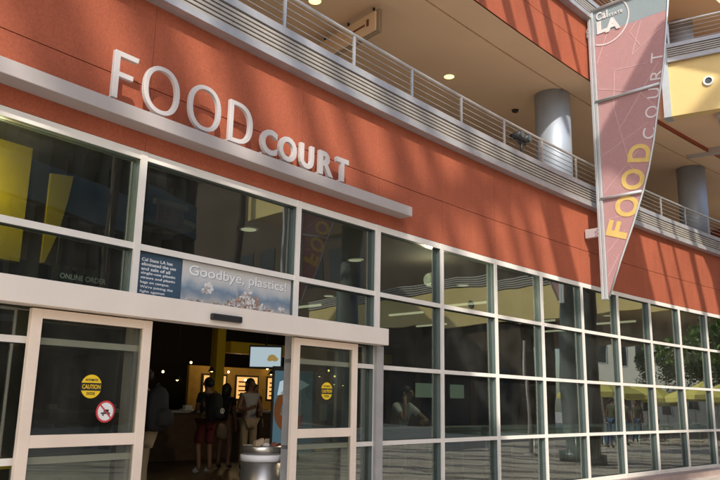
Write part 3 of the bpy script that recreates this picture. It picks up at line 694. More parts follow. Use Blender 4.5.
    if features:
        sv = fv.cross(Vector((0,0,1)))
        for k in (-1, 1):
            p = h1+fv*.083+sv*.032*k+Vector((0,0,.008)); MB().lathe(p, [(.002,-.011),(.011,-.005),(.013,0),(.011,.005),(.002,.011)], 10).build('eye', M['hair'], t)
            p = h1+sv*.088*k+Vector((0,0,-.012)); MB().tube([p+Vector((0,0,-.03)), p+sv*k*.012, p+Vector((0,0,.03))], [.010,.016,.012], 8).build('ear', M[skin], t)
        p = h1+fv*.078+Vector((0,0,-.065)); MB().tube([p-sv*.026, p+fv*.004, p+sv*.026], [.004,.008,.004], 8).build('mouth', pbr('lips', (.20,.07,.06), .5) if 'lips' not in bpy.data.materials else bpy.data.materials['lips'], t)
    t.location = loc; t.rotation_euler = (0,0,face); t.scale = (scale,)*3
    return t
def facing(v): return math.atan2(-v.x, v.y)                           # local +Y turned to v
FL = .1
def at(s, o): return pt(s, o, FL)
inw = -norm(1)
p1 = person('person in black shirt and dark red shorts, back turned, wearing a black backpack', at(1.62, -5.55), facing(inw), 1.02, 'skin_a', 'c_black', 'c_red', sleeves=.6, legs=.5, shoes='c_white',
    pose=dict(knL=(-.10,.10,.52), anL=(-.10,.02,.09), toL=(-.12,.16,.035), elL=(-.23,.02,1.14), wrL=(-.16,.20,1.08), paL=(-.13,.27,1.09)))
def backpack(label, p, r, colr='c_black', logo=None):
    t = thing('backpack', (0,0,0), label, 'backpack')
    m = MB(); m.lathe((0,0,0), [(.10,-.26),(.155,-.22),(.17,0),(.155,.18),(.10,.25),(.03,.275)], 20)
    for v in m.v: v.y = v.y*.62
    m.build('bag', M[colr], t)
    m = MB(); m.lathe((0,-.09,-.08), [(.07,-.12),(.115,-.10),(.12,.03),(.08,.08),(.02,.095)], 16); m.build('pocket', M[colr], t)
    for k in (-1,1): MB().tube([(k*.09,.07,.20),(k*.12,.20,.24),(k*.13,.29,.08),(k*.12,.24,-.12),(k*.10,.09,-.20)], .018, 8).build('strap', M['black'], t)
    MB().tube([(-.04,.02,.27),(0,.02,.31),(.04,.02,.27)], .010, 8).build('handle', M['black'], t)
    if logo:
        m = MB(); n = 20; ring_letter(m, [(.05*math.cos(6.2832*i/n), .05*math.sin(6.2832*i/n)) for i in range(n)], [(.036*math.cos(6.2832*i/n), .036*math.sin(6.2832*i/n)) for i in range(n)], (0,-.213,-.06), (1,0,0), (0,0,1), .004)
        m.obox((-.012,-.217,-.09), (.024,0,0), (0,.004,0), (0,0,.06)); m.build('emblem', M['white'], t)
    t.location = p; t.rotation_euler = (0,0,r); return t
fi = facing(inw)
backpack('black backpack with white round emblem, worn by the person in red shorts', at(1.62, -5.55)+Vector((0,0,1.22))-inw*.235, fi, logo=True)
p3 = person('person in a dark top and long tan skirt standing behind the black backpack', at(2.45, -6.1), facing(Vector((.3,1,0))), .97, 'skin_a', 'c_black', 'c_tan', skirt=True, hair_len=.18)
p2 = person('person with dark bushy hair in a pale sleeveless top and tan trousers facing the doors', at(2.52, -5.45), facing(norm(2.6)+tang(2)*-.2), 1.03, 'skin_a', 'c_grey', 'c_tan', sleeves=.12, legs=.95, hair_len=.05,
    pose=dict(elR=(.25,.03,1.14), wrR=(.14,.24,1.16), paR=(.09,.30,1.19), elL=(-.25,.03,1.14), wrL=(-.12,.22,1.12), paL=(-.07,.28,1.14)))
p4 = person('person in tan trousers half hidden behind the left sliding door, carrying a dark bag', at(-2.08, -2.0), facing(Vector((-.9,.35,0))), 1.0, 'skin_b', 'c_black', 'c_tan', legs=.95, sleeves=.9)
backpack('dark grey backpack worn by the person half hidden behind the left sliding door', at(-2.08, -2.0)+Vector((0,0,1.24))+Vector((.9,-.35,0)).normalized()*.235, facing(Vector((-.9,.35,0))), 'c_black')
p6 = person('person in a dark shirt behind the lit food counter at the back', at(4.3, -7.6), facing(norm(4)), 1.0, 'skin_b', 'c_black', 'c_black', legs=.95)
SIT = dict(pel=(0,-.02,.80), spi=(0,.05,.98), che=(0,.12,1.16), nec=(0,.16,1.29), hd0=(.01,.20,1.36), hd1=(.02,.235,1.435), hd2=(.02,.235,1.50), nos=(.02,.345,1.405),
    shL=(-.17,.13,1.23), elL=(-.25,.40,1.02), wrL=(-.05,.50,1.02), paL=(.02,.52,1.02), shR=(.17,.13,1.23), elR=(.30,.42,1.03), wrR=(.17,.30,1.30), paR=(.13,.27,1.36),
    hiL=(-.10,.02,.77), knL=(-.13,.42,.74), anL=(-.13,.36,.35), toL=(-.14,.50,.30), hiR=(.10,.02,.77), knR=(.13,.42,.74), anR=(.13,.36,.35), toR=(.14,.50,.30))
p5 = person('person in a white T-shirt leaning head on hand at the bar counter behind the glass', at(2.32, -1.50), facing(norm(2.3)), 1.06, 'skin_b', 'c_white', 'c_blue', legs=.95, pose=SIT, sleeves=.6)
def stool(label, p, group):
    t = thing('bar_stool', (0,0,0), label, 'stool', group)
    MB().lathe((0,0,.70), [(.0001,0),(.17,0),(.18,.02),(.17,.045),(.0001,.05)], 24).build('seat', M['black'], t)
    for k in range(4):
        a = R(45+90*k); MB().tube([(.10*math.cos(a),.10*math.sin(a),.70),(.20*math.cos(a),.20*math.sin(a),0)], .013, 8).build('leg', M['steelbin'], t)
    m = MB(); m.tube([(.165*math.cos(6.2832*i/20),.165*math.sin(6.2832*i/20),.28) for i in range(21)], .009, 6); m.build('footrest', M['steelbin'], t)
    t.location = p; return t
stool('black bar stool under the person in the white T-shirt', at(2.32, -1.52), 'bar stools behind the glass')
for k, s in enumerate((3.6, 5.0, 8.0, 9.3, 10.8, 12.2)):
    stool('black round bar stool at the counter behind the glass, %s' % ('second from the doors', 'third from the doors', 'fourth from the doors', 'fifth from the doors', 'sixth from the doors', 'farthest from the doors')[k], at(s, -1.45), 'bar stools behind the glass')
for a, b, lab in ((.25, 6.6, 'long grey bar counter behind the glass nearest the doors'), (7.5, 14.0, 'long grey bar counter behind the far right glass')):
    t = thing('bar_counter', at((a+b)/2, -.8), lab, 'counter', 'bar counters behind the glass')
    MB().arc(a, b, -1.05, -.45, 1.06, 1.11).build('top', M['table'], t)
    MB().arc(a+.05, b-.05, -.50, -.47, .93, 1.055).build('apron', M['table'], t)
    n = int((b-a)/1.5)
    for k in range(n+1):
        s = a+.12+(b-a-.24)*k/n
        for o in (-.52, -.98): MB().tube([at(s, o), pt(s, o, 1.058)], .022, 8).build('leg', M['steelbin'], t)

# ------------------------------------------------------------------ inside the doors
tb = thing('litter_bin', at(-1.46, -.50), 'round stainless steel litter bin with white liner edge just inside the doorway', 'bin')
c = at(-1.46, -.50)
MB().lathe(c, [(.235,0),(.24,.02),(.24,.69)], 48).build('body', M['steelbin'], tb)
MB().lathe(c, [(.246,.692),(.249,.73),(.246,.765)], 48).build('liner_band', M['bagw'], tb)
MB().lathe(c, [(.24,.767),(.24,.84),(.232,.862),(.18,.862),(.17,.80)], 48).build('rim', M['steelbin'], tb)
m = MB(); rnd = random.Random(5)
for k in range(14):
    a = rnd.random()*6.28; r = rnd.random()*.13; p = c+Vector((r*math.cos(a), r*math.sin(a), .79+rnd.random()*.06))
    m.obox(p, (rnd.uniform(.03,.09), rnd.uniform(-.04,.04), rnd.uniform(0,.04)), (rnd.uniform(-.04,.04), rnd.uniform(.03,.08), 0), (0,.01,rnd.uniform(.02,.07)), k % 3)
tag(m.build('rubbish', [M['tanwall'], M['bagw'], M['groove']], tb), None, None, None, 'stuff')
def face_to_cam(p):
    v = -Vector((p.x, p.y, 0)); v.normalize(); return v
kp = at(.87, -2.4)
n_ = (norm(.6)*.75 - tang(.6)*.65).normalized(); t_ = Vector((-n_.y, n_.x, 0))
kd = thing('display_kiosk', kp, 'tall lit drink advertisement display standing inside the doorway behind the bin', 'display')
MB().obox(kp-t_*.34, t_*.68, n_*-.12, (0,0,1.90)).build('cabinet', M['black'], kd, .01)
k0 = kp-t_*.30+n_*.004
MB().obox(k0+Vector((0,0,.55)), t_*.60, n_*.006, (0,0,1.28)).build('screen', M['screen2'], kd)
m = MB(); n = 16
arcp = [(.30+.33*math.cos(R(75+180*i/n))*.9, 1.22+.36*math.sin(R(75+180*i/n))) for i in range(n+1)]
inn = [(.30+.20*math.cos(R(75+180*i/n))*.9, 1.22+.24*math.sin(R(75+180*i/n))) for i in range(n+1)]
for i in range(n):
    m.prism([(max(.01,min(.59,u)),v) for u, v in (arcp[i], arcp[i+1], inn[i+1], inn[i])], k0+n_*.007, t_, (0,0,1), n_*.002, 0)
m.prism([(.16,.80),(.42,.80),(.46,1.14),(.12,1.14)], k0+n_*.010, t_, (0,0,1), n_*.002, 1)
m.prism([(.10,1.15),(.48,1.15),(.46,1.19),(.12,1.19)], k0+n_*.010, t_, (0,0,1), n_*.002, 2)
m.prism([(.05,1.45),(.35,1.50),(.55,1.62),(.30,1.75),(.08,1.66)], k0+n_*.007, t_, (0,0,1), n_*.002, 3)
m.build('screen_picture', [M['screenbrown'], M['screenred'], M['white'], M['screen']], kd)
tp = pt(1.66, -4.0, 2.06)
n_ = (norm(1.4)*.7-tang(1)*.72).normalized(); t_ = Vector((-n_.y, n_.x, 0))
tv = thing('television', tp, 'flat television with a pale screen showing food, hung above the counter', 'television')
MB().obox(tp-t_*.30+Vector((0,0,-.03)), t_*.60, n_*-.06, (0,0,.42)).build('casing', M['black'], tv, .006)
MB().obox(tp-t_*.275+n_*.003, t_*.55, n_*.004, (0,0,.35)).build('screen', M['screen'], tv)
m = MB()
for (u, v, a, b) in ((.12,.16,.075,.055),(.17,.13,.06,.04),(.08,.13,.05,.035)): m.prism([(u+a*math.cos(i*.3927), v+b*math.sin(i*.3927)) for i in range(16)], tp+n_*.009+Vector((0,0,u*.05)), t_, (0,0,1), n_*(.002+u*.02))
m.build('screen_picture', M['screenfood'], tv)
MB().tube([tp-n_*.05+Vector((0,0,.39)), tp-n_*.05+Vector((0,0,1.8))], .02, 8).build('hanger', M['black'], tv)
# servery
sv = thing('food_counter', at(3.0, -8.5), 'long dark food counter with lit menu wall at the back of the hall', 'counter')
m = MB(); m.flat(-3.5, 7.5, -9.2, -8.5, .1, 1.15); cb = m.build('counter_body', M['wood'], sv)
MB().flat(-3.6, 7.6, -9.3, -8.42, 1.15, 1.20).build('counter_top', M['table'], sv)
m = MB()
for k in range(60): m.flat(-3.45+k*.182, -3.36+k*.182, -8.498, -8.47, .15, 1.10)
m.build('front_slats', M['wood'], cb)
MB().flat(4.4, 9.6, -10.6, -10.5, 1.2, 2.35).build('menu_wall', M['warmwall'], sv)
MB().flat(4.3, 9.8, -9.0, -8.6, 2.62, 2.9).build('bulkhead', M['lime'], sv)
MB().flat(4.05, 4.28, -9.05, -8.8, 1.2, 3.8).build('pillar', M['lime'], sv)
for k, s in enumerate((4.75, 5.75, 6.75, 7.75)):
    f = MB().flat(s, s+.75, -10.49, -10.45, 1.45, 2.15).build('menu_board', M['black'], sv)
    MB().flat(s+.05, s+.70, -10.446, -10.44, 1.50, 2.10).build('menu_panel', M['warmglow'], f)
    m = MB()
    for j in range(4): m.flat(s+.10, s+.35+.08*(j % 2), -10.438, -10.434, 1.58+j*.12, 1.62+j*.12)
    m.prism([(.42,.10),(.60,.10),(.62,.30),(.40,.30)], pt(s, -10.438, 1.5), tang(s), (0,0,1), norm(s)*.004); m.build('menu_print', M['groove'], f)
for k, (s, o, z) in enumerate(((1.89, -7.0, 1.85), (3.6, -8.3, 2.12), (5.3, -8.3, 2.12), (6.6, -8.0, 2.12), (7.8, -8.8, 1.95), (8.8, -9.6, 1.95))):
    p = pt(s, o, z)
    t = thing('pendant_lamp', p, ('small warm pendant lamp left of the black backpack, near the doorway', 'small warm pendant lamp over the food counter, leftmost', 'small warm pendant lamp over the food counter, second', 'small warm pendant lamp over the food counter, third', 'small warm lamp seen above the person in the white T-shirt', 'small warm lamp seen right of the person in the white T-shirt')[k], 'lamp', 'pendant lamps in the hall')
    MB().lathe(p, [(.03,.10),(.09,.0),(.088,-.004),(.028,.09)], 20).build('lamp_shade', M['black'], t)
    MB().lathe(p, [(.0001,-.02),(.035,.0),(.04,.03),(.0001,.06)], 14).build('bulb', M['warmbulb'], t)
    MB().tube([p+Vector((0,0,.09)), pt(s, o, 3.86)], .006, 6).build('cord', M['black'], t)
rnd = random.Random(4)
for k in range(14):
    s = 2.9+k*.47; z = rnd.uniform(1.9, 2.45); p = pt(s, -9.9-rnd.random()*.5, z)
    MB().lathe(p, [(.0001,-.03),(.03,-.01),(.03,.02),(.0001,.04)], 10).build('spot_lamp', M['warmbulb'], sv)
for k in range(16):
    s = -2.8+k*.62; p = pt(s, -8.75-rnd.random()*.2, 1.20); h = rnd.uniform(.12, .34); r_ = rnd.uniform(.05, .10)
    nm, lab = (('bottle','%s') if k % 3 == 0 else ('food_tray','%s'))
    kind = 'bottles on the back food counter' if nm == 'bottle' else 'trays on the back food counter'
    if nm == 'bottle': o = MB().lathe(p, [(r_*.6,0),(r_*.6,h*.6),(r_*.22,h*.8),(r_*.22,h)], 12).build(nm, M['c_olive'])
    else:
        mm = MB(); t_ = tang(s); n_ = norm(s); mm.obox(p-t_*.15-n_*.11, t_*.30, n_*.22, (0,0,.03)); mm.obox(p-t_*.10-n_*.06+Vector((0,0,.031)), t_*.20, n_*.12, (0,0,h*.5)); o = mm.build(nm, M['c_white'])
    tag(o, 'small dark bottle standing on the back food counter' if nm == 'bottle' else 'pale tray with a packet on the back food counter', nm.replace('_', ' '), kind)
for k, (s, w) in enumerate(((12.1, 1.25), (13.7, .75), (15.6, .55))):
    t = thing('menu_screen', pt(s, -10, 1.6), ('lit pale menu screen at the back of the hall, widest of three', 'lit pale menu screen at the back of the hall, right of the widest', 'lit pale menu screen at the back of the hall, narrowest')[k], 'screen', 'menu screens at the back of the hall')
    MB().flat(s, s+w, -10.06, -10.0, 1.62, 2.18).build('casing', M['black'], t)
    MB().flat(s+.04, s+w-.04, -9.996, -9.99, 1.66, 2.14).build('panel', M['screen3'], t)
    MB().flat(s+.1, s+.16, -10.05, -10.01, 2.18, 3.86).build('hanger', M['black'], t)
MB_ = thing('order_sign', pt(-3.6, -1.0, 2.55), 'dim hanging sign reading ONLINE ORDER Pick Up behind the upper left pane', 'sign')
MB().flat(-3.98, -3.28, -1.03, -1.0, 2.50, 2.76).build('board', M['black'], MB_)
m = MB(); text_fit(m, 'ONLINE ORDER', pt(-3.86, -.998, 2.625), tang(-3.6), (0,0,1), .52, .055, .002, .01); m.build('lettering', M['white'], MB_); m = MB(); text_fit(m, 'Pick Up', pt(-3.68, -.998, 2.53), tang(-3.6), (0,0,1), .2, .05, .002, .005); m.build('lettering', M['lime'], MB_)
for s in (-3.9, -3.35): MB().tube([pt(s, -1.015, 2.76), pt(s, -1.015, 3.86)], .005, 6).build('hanger', M['steelbin'], MB_)
ex_ = thing('exit_sign', pt(-2.55, -.95, 3.5), 'pale dim exit sign box hung from the ceiling behind the second upper pane', 'sign')
m = MB(); m.flat(-2.85, -2.40, -1.0, -.93, 3.62, 3.68); m.build('canopy', M['tanwall'], ex_); MB().flat(-2.80, -2.45, -.985, -.945, 3.40, 3.615).build('panel', M['groove'], ex_)
m = MB(); text_fit(m, 'EXIT', pt(-2.75, -.944, 3.45), tang(-2.6), (0,0,1), .25, .12, .003, .02); m.build('lettering', M['exitred'], ex_)
MB().tube([pt(-2.62, -.965, 3.68), pt(-2.62, -.965, 3.86)], .015, 8).build('hanger', M['black'], ex_)

# ------------------------------------------------------------------ across the plaza (seen as reflections in the glass)
def ob_thing(name, s, o, label, cat): return thing(name, pt(s, o, 0), label, cat)
OB = ob_thing('plaza_building', 4, 18, 'shaded building across the plaza with grey bands and open galleries, mirrored in the upper panes', 'building')
a0, a1 = -22, 30; o0 = 26.0
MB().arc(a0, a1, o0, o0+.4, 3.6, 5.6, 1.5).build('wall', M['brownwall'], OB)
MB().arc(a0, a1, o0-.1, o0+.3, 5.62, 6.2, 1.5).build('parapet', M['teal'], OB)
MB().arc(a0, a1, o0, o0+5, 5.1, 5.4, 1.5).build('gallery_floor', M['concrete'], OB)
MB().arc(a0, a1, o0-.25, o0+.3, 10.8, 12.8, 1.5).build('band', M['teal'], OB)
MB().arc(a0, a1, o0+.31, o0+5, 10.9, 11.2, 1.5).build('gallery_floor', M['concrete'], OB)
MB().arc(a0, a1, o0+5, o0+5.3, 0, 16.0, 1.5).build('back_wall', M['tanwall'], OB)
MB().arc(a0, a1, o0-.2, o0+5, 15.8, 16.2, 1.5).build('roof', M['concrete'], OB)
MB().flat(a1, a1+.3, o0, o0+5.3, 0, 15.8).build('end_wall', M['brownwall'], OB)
for k in range(18):
    s = a0+1+k*2.95
    MB().lathe(pt(s, o0+.7, 0), [(.3,0),(.3,15.8)], 20).build('column', M['brownwall'], OB)
    for z in (.2, 6.3, 11.4): MB().flat(s+.5, s+2.3, o0+4.95, o0+4.99, z, z+3).build('window', M['darkglass'], OB)
# second footbridge down the lane
C0 = Vector((20.5, 24.48, 0)); FB2 = thing('footbridge', C0+Vector((0,0,5.8)), 'second yellow footbridge far down the lane, seen mirrored in the middle panes', 'footbridge')
def bp2(u, n, z): return C0+BD*u+BN*n+Vector((0,0,z))
MB().obox(bp2(0, -.25, 5.75), BD*22, BN*.25, (0,0,1.75)).build('wall', M['yellow'], FB2)
m = MB()
for k in range(5): m.obox(bp2(0, -.2, 7.56+k*.12), BD*22, BN*.25, (0,0,.07))
m.build('louvre_parapet', M['slat'], FB2)
MB().obox(bp2(-1, -16, 5.80), BD*24, BN*15.74, (0,0,.7)).build('deck', M['soffit'], FB2)
for u in (2.4, 6.6, 11):
    MB().prism([(.2*math.cos(6.2832*i/24), .2*math.sin(6.2832*i/24)) for i in range(24)], bp2(u, .0, 6.6), BD, (0,0,1), BN*.05).build('wall_light', M['teal'], FB2)
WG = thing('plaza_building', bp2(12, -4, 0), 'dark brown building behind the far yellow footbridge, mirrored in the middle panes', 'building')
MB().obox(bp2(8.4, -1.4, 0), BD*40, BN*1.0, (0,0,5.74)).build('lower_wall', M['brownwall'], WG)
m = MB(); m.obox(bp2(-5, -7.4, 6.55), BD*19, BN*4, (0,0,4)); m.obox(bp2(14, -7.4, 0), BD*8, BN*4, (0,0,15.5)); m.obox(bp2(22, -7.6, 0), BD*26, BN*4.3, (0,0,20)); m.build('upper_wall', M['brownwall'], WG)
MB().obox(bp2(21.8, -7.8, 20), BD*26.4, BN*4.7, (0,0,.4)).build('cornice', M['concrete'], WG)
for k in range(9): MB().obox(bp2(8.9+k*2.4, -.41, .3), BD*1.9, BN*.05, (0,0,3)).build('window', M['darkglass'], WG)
for k in range(9): MB().obox(bp2(22.5+k*2.7, -3.31, 10), BD*1.9, BN*.05, (0,0,2.4)).build('window', M['darkglass'], WG)
MB().lathe(bp2(7.6, -1.6, 0), [(.5,0),(.5,5.8)], 28).build('support_column', M['concrete'], FB2)
MB().lathe(bp2(.9, -1.6, 0), [(.5,0),(.5,5.8)], 28).build('support_column', M['concrete'], FB2)
# pole with base plate, parasols, trees and the bright building at the end of the lane
lp = thing('flag_pole', (12.6, 15.8, 0), 'slim white pole on a round base plate in the plaza, mirrored in the middle glass', 'pole')
MB().tube([(12.6,15.8,0.02),(12.6,15.8,3.4)], [.06,.05], 12).build('shaft', M['letter'], lp)
MB().lathe((12.6,15.8,0), [(.22,0),(.22,.025),(.10,.06),(.06,.07)], 24).build('base', M['letter'], lp)
def parasol(label, p):
    t = thing('parasol', (0,0,0), label, 'parasol', 'yellow parasols at the end of the lane')
    MB().tube([(0,0,0),(0,0,2.75)], .03, 10).build('pole', M['letter'], t)
    m = MB(); n = 8
    vs = [(0,0,2.75)]+[(1.5*math.cos(6.2832*i/n), 1.5*math.sin(6.2832*i/n), 2.12) for i in range(n)]+[(1.5*math.cos(6.2832*i/n), 1.5*math.sin(6.2832*i/n), 1.92) for i in range(n)]
    m.add(vs, [(0,1+i,1+(i+1)%n) for i in range(n)]+[(1+i,9+i,9+(i+1)%n,1+(i+1)%n) for i in range(n)]); m.build('canopy', M['umb'], t)
    for i in range(n): MB().tube([(0,0,2.70),(1.47*math.cos(6.2832*i/n), 1.47*math.sin(6.2832*i/n), 2.10)], .012, 6).build('rib', M['letter'], t)
    MB().lathe((0,0,0), [(.3,0),(.3,.06),(.05,.1)], 20).build('base', M['concrete'], t)
    t.location = p; t.scale = (.8,.8,.92); return t
parasol('yellow parasol nearest the glass, mirrored beside the middle mullions', (20.6, 20.1, 0))
parasol('yellow parasol next behind the nearest one in the lane', (23.6, 22.2, 0))
parasol('yellow parasol third along the lane, left of the leafy tree', (22.6, 23.4, 0))
parasol('yellow parasol out on the sunny square beyond the second footbridge', (44.0, 31.5, 0))
parasol('yellow parasol on the sunny square, right of its neighbour', (49.5, 32.0, 0))
parasol('yellow parasol on the sunny square, close to the pale building', (41.0, 36.0, 0))
def cafe_table(label, p):
    t = thing('cafe_table', (0,0,0), label, 'table', 'cafe tables under the parasols')
    MB().lathe((0,0,.72), [(.45,0),(.46,.015),(.45,.03)], 28).build('top', M['table'], t)
    MB().lathe((0,0,0), [(.25,0),(.25,.03),(.03,.05),(.03,.72)], 20).build('pedestal', M['steelbin'], t); t.location = p; return t
cafe_table('round grey cafe table under the nearest yellow parasol', (21.1, 20.7, 0)); cafe_table('round grey cafe table under the second yellow parasol', (24.2, 22.7, 0)); cafe_table('round grey cafe table under the yellow parasol on the sunny square', (44.6, 32.0, 0))
def dup_person(src, label, loc, face):
    c = copy_tree(src); c.location = loc; c.rotation_euler = (0,0,face); c['label'] = label; return c
w1 = person('person in an olive shirt standing by the nearest yellow parasol', (21.6, 20.6, 0), 1.2, 1.0, 'skin_a', 'c_olive', 'c_blue', legs=.95, group='people out in the lane')
w2 = dup_person(w1, 'person in an olive shirt waiting just short of the yellow parasols', (19.0, 19.9, 0), -.6)
w3 = dup_person(w1, 'person in an olive shirt between the nearest and the second parasol', (22.2, 21.5, 0), 2.0)
w4 = dup_person(w1, 'person in an olive shirt beside the second yellow parasol', (24.4, 22.4, 0), .2)
w5 = person('person in a blue shirt and tan shorts walking by the tree', (24.0, 24.4, 0), -1.2, 1.02, 'skin_b', 'c_blue', 'c_tan', legs=.5, group='people out in the lane')
def tree(label, p, h, cr, n, seed):
    t = thing('tree', p, label, 'tree'); r = random.Random(seed); p = Vector(p)
    m = MB(); m.tube([p, p+Vector((.05,0,h*.3)), p+Vector((.1,.1,h*.62)), p+Vector((.0,.2,h*.85))], [.20,.16,.11,.04], 10)
    tips = []
    for k in range(9):
        a = r.random()*6.28; z0 = h*r.uniform(.32,.65); q = p+Vector((.07,.05,z0)); e = q+Vector((math.cos(a)*cr*r.uniform(.5,.9), math.sin(a)*cr*r.uniform(.5,.9), h*r.uniform(.12,.32)))
        m.tube([q, (q+e)/2+Vector((0,0,.15)), e], [.07,.05,.02], 7); tips.append(e)
    m.build('trunk', M['bark'], t)
    m = MB(); cl = []
    for k in range(46):
        e = r.choice(tips); cl.append((e+Vector((r.gauss(0,.5),r.gauss(0,.5),r.gauss(0,.45))), r.uniform(.35,.75)))
    for k in range(n):
        c, rad = r.choice(cl); q = c+Vector((r.gauss(0,1), r.gauss(0,1), r.gauss(0,.8))).normalized()*rad*r.random()**.4
        a = Vector((r.gauss(0,1), r.gauss(0,1), r.gauss(0,1))).normalized(); b = a.cross(Vector((r.random()+.1,r.random(),r.random()))).normalized(); l = r.uniform(.08,.15)
        m.add([q-a*l, q+b*l*.5, q+a*l, q-b*l*.5], [(0,1,2,3)])
    m.build('crown', M['leaf'], t); return t
tree('leafy green tree in the lane, mirrored in the far right panes', (20.2, 23.9, 0), 6.5, 1.7, 7000, 1)
tree('leafy green tree on the sunny square behind the parasols', (47.0, 33.0, 0), 5.0, 1.6, 4000, 2)
PB = thing('pale_building', (48, 38, 0), 'pale sunlit building closing the far end of the lane', 'building')
bd = Vector((.92,-.39,0)); bn = Vector((-.39,-.92,0)); b0 = Vector((34, 42, 0))
MB().obox(b0, bd*26, -bn*8, (0,0,9)).build('wall', M['pale'], PB)
MB().obox(b0-bd*.2+bn*.3+Vector((0,0,9)), bd*26.4, -bn*8.6, (0,0,.4)).build('cornice', M['concrete'], PB)
for k in range(10):
    for z in (1.0, 5.2): 
        f = MB().obox(b0+bd*(1+k*2.5)+bn*.05+Vector((0,0,z)), bd*1.3, -bn*.10, (0,0,2.0)).build('window', M['bluegrey'], PB)
        MB().obox(b0+bd*(1.08+k*2.5)+bn*.055+Vector((0,0,z+.08)), bd*1.14, -bn*.02, (0,0,1.84)).build('pane', M['darkglass'], f)

# ------------------------------------------------------------------ shade trellis high over the plaza (out of frame; throws the slanting shadows)
SL, SO = .80, 1.05           # sun travel per metre of drop: along the front, towards it
TR = thing('shade_trellis', pt(4, 8, 13), 'steel shade trellis with cross beams high above the plaza, above the frame', 'trellis')
ZT = 13.0
sd = (tang(4)*SL - norm(4)*SO - Vector((0,0,1))).normalized()           # direction the light travels
def cast_beam(par, q, w, zt, half, z=4.6, off=0.0):
    c = pt(q, off, z); c = c - sd*((zt-c.z)/-sd.z)*1.0; t_ = tang(q); n = norm(q)-t_*.33
    MB().obox(c-t_*w/2-n*half, t_*w, n*2*half, (0,0,.12)).build('beam', M['bluegrey'], par)
for sa, sb in ((4.75,5.5),(6.95,8.95),(9.8,9.92),(10.6,10.7),(11.5,11.78),(12.55,14.6),(15.4,15.6),(16.8,17.3)): cast_beam(TR, (sa+sb)/2, sb-sa, ZT, 1.5)
for q, w in ((1.2,.18),(2.1,.22),(3.05,.28),(3.9,.2),(4.7,.3),(5.6,.12)): cast_beam(TR, q, w, ZT+.2, 1.0, 8.5, .25)
for q, w in ((-2,.2),(1,.12),(4,.25),(6,.3),(9.4,.25),(12,.15),(14.5,.3)):
    MB().flat(q-4, q-4+w, 15.2, 21.5, ZT, ZT+.1).build('beam', M['bluegrey'], TR)
# a wide beam that shades the top of the footbridge wall
l_ = BD*2.2-Vector((0,0,1.0)); b_ = l_ + sd*(l_.z/-sd.z); b_.normalize(); c = bp(1.75, .01, 9.12); c = c - sd*((ZT+.8-c.z)/-sd.z)
bw = Vector((b_.y, -b_.x, 0)); MB().obox(c-b_*3.2-bw*.42, b_*6.4, bw*.84, (0,0,.12)).build('beam', M['bluegrey'], TR)
# one beam lies so that its shadow crosses the sail
l_ = nd*1.35+Vector((0,0,1.9)); b_ = l_ + sd*(l_.z/-sd.z); bl = b_.length; b_.normalize(); c = ps+nd*.72+Vector((0,0,7.35)); c = c - sd*((ZT+.4-c.z)/-sd.z)
bw = Vector((b_.y, -b_.x, 0)); MB().obox(c-b_*(bl*.5+.3)-bw*.19, b_*(bl+.6), bw*.38, (0,0,.12)).build('beam', M['bluegrey'], TR)
TH_ = thing('shade_trellis', pt(0, 20, 27), 'unseen high cross beams added far above the plaza to throw soft shadows', 'trellis')  # invented higher beams; their distance softens the shadows on the left wall
rnd = random.Random(11); q = -8.0
while q < 4.4:
    f = 1.7 if q < -3 else (1.0 if q < .5 else .7)
    w = rnd.uniform(.32, .62)*f; cast_beam(TH_, q+w/2, w, 27.0, 2.0); q += w+rnd.uniform(.3, .75)
MB().arc(-30, -6, 20.4, 20.8, 26.7, 26.996, 3).build('edge_beam', M['bluegrey'], TH_)
MB().arc(-30, -6, 26.0, 26.4, 26.7, 26.996, 3).build('edge_beam', M['bluegrey'], TH_)
for q in (-28, -18, -8): MB().lathe(pt(q, 26.2, 0), [(.25,0),(.25,26.7)], 16).build('post', M['bluegrey'], TH_)
MB().arc(-12, 4, 3.05, 3.55, ZT-.14, ZT-.004, 2).build('edge_beam', M['bluegrey'], TR)
MB().arc(-17, 14, 13.4, 13.9, ZT-.14, ZT-.004, 2).build('edge_beam', M['bluegrey'], TR)
MB().arc(-17.6, -8.2, 9.0, 13.35, ZT+.13, ZT+.2).build('added_door_shade', M['bluegrey'], TR)  # unseen solid panel, added to keep the doors and header in shade
for k in range(6): MB().lathe(pt(-15+k*5.6, 13.65, 0), [(.14,0),(.14,12.86)], 16).build('post', M['brownwall'], TR)

# ------------------------------------------------------------------ camera
cam = bpy.data.cameras.new('camera'); co = bpy.data.objects.new('camera', cam); col.objects.link(co); sc.camera = co
cam.sensor_width = 36; cam.lens = 742.935/720*36; cam.clip_end = 1500; cam.clip_start = .05
pi_, ro = R(12.291982460546427), R(1.0739478347482654)
fw = Vector((0, math.cos(pi_), math.sin(pi_))); u0 = Vector((0, -math.sin(pi_), math.cos(pi_))); r0 = Vector((1,0,0))
rt = r0*math.cos(ro)+u0*math.sin(ro); up = u0*math.cos(ro)-r0*math.sin(ro)
mw = Matrix((rt, up, -fw)).transposed().to_4x4(); mw.translation = (0, 0, 1.473); co.matrix_world = mw

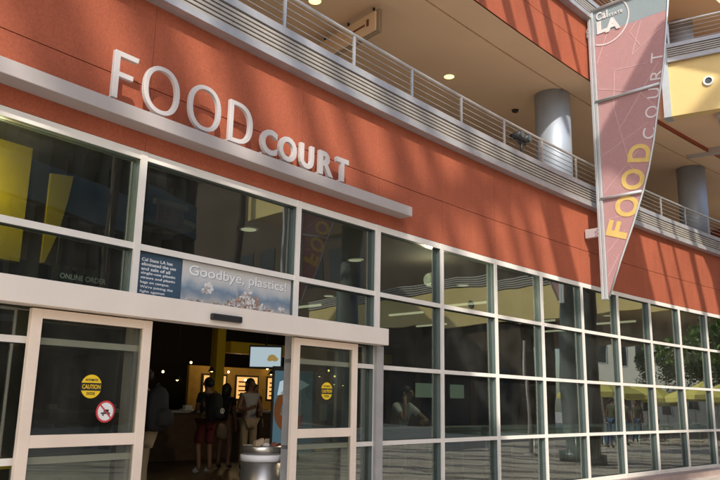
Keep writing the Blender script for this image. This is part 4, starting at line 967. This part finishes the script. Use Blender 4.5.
# ------------------------------------------------------------------ light
sd = (tang(4)*SL - norm(4)*SO - Vector((0,0,1))).normalized()           # direction the light travels
sun = bpy.data.lights.new('sun', 'SUN'); sun.energy = 2.4; sun.angle = R(.6); sun.color = (1, .93, .82)
so = bpy.data.objects.new('sun', sun); col.objects.link(so); so.rotation_euler = sd.to_track_quat('-Z', 'Y').to_euler(); so.location = (0, -20, 40)
w = bpy.data.worlds.new('World'); sc.world = w; w.use_nodes = True
nt = w.node_tree; nt.nodes.clear(); wo = nt.nodes.new('ShaderNodeOutputWorld'); bg = nt.nodes.new('ShaderNodeBackground'); sk = nt.nodes.new('ShaderNodeTexSky')
sk.sky_type = 'NISHITA'; sk.sun_disc = False; sk.sun_elevation = math.asin(-sd.z); sk.sun_rotation = math.atan2(-sd.x, -sd.y); sk.air_density = 1.0; sk.dust_density = 1.5
bg.inputs[1].default_value = .15
nt.links.new(sk.outputs[0], bg.inputs[0]); nt.links.new(bg.outputs[0], wo.inputs[0])
def lamp(p, e, c=(1,.7,.35), r=.12):
    l = bpy.data.lights.new('hall_fill_light', 'POINT'); l.energy = e; l.color = c; l.shadow_soft_size = r
    o = bpy.data.objects.new('hall_fill_light', l); col.objects.link(o); o.location = p
lamp(pt(5.2, -9.6, 2.6), 7); lamp(pt(7.2, -9.6, 2.6), 5)
lamp(pt(2.2, -4.6, 3.6), 1.2, (1,.8,.55)); lamp(pt(-4.9, -.6, 3.4), 16, (1,.85,.5)); lamp(pt(2.6, -1.0, 3.5), 60, (1,.8,.55))  # fills added without fixtures: standing people, yellow panels, seated person

# ------------------------------------------------------------------ output
sc.render.engine = 'CYCLES'; sc.cycles.use_denoising = True
sc.cycles.max_bounces = 10; sc.cycles.diffuse_bounces = 5; sc.cycles.glossy_bounces = 5; sc.cycles.transparent_max_bounces = 16
sc.cycles.caustics_reflective = False; sc.cycles.caustics_refractive = False; sc.cycles.sample_clamp_indirect = 6
vs_ = sc.view_settings; vs_.view_transform = 'Standard'; vs_.look = 'None'; vs_.exposure = .8; vs_.gamma = 1; vs_.use_curve_mapping = False
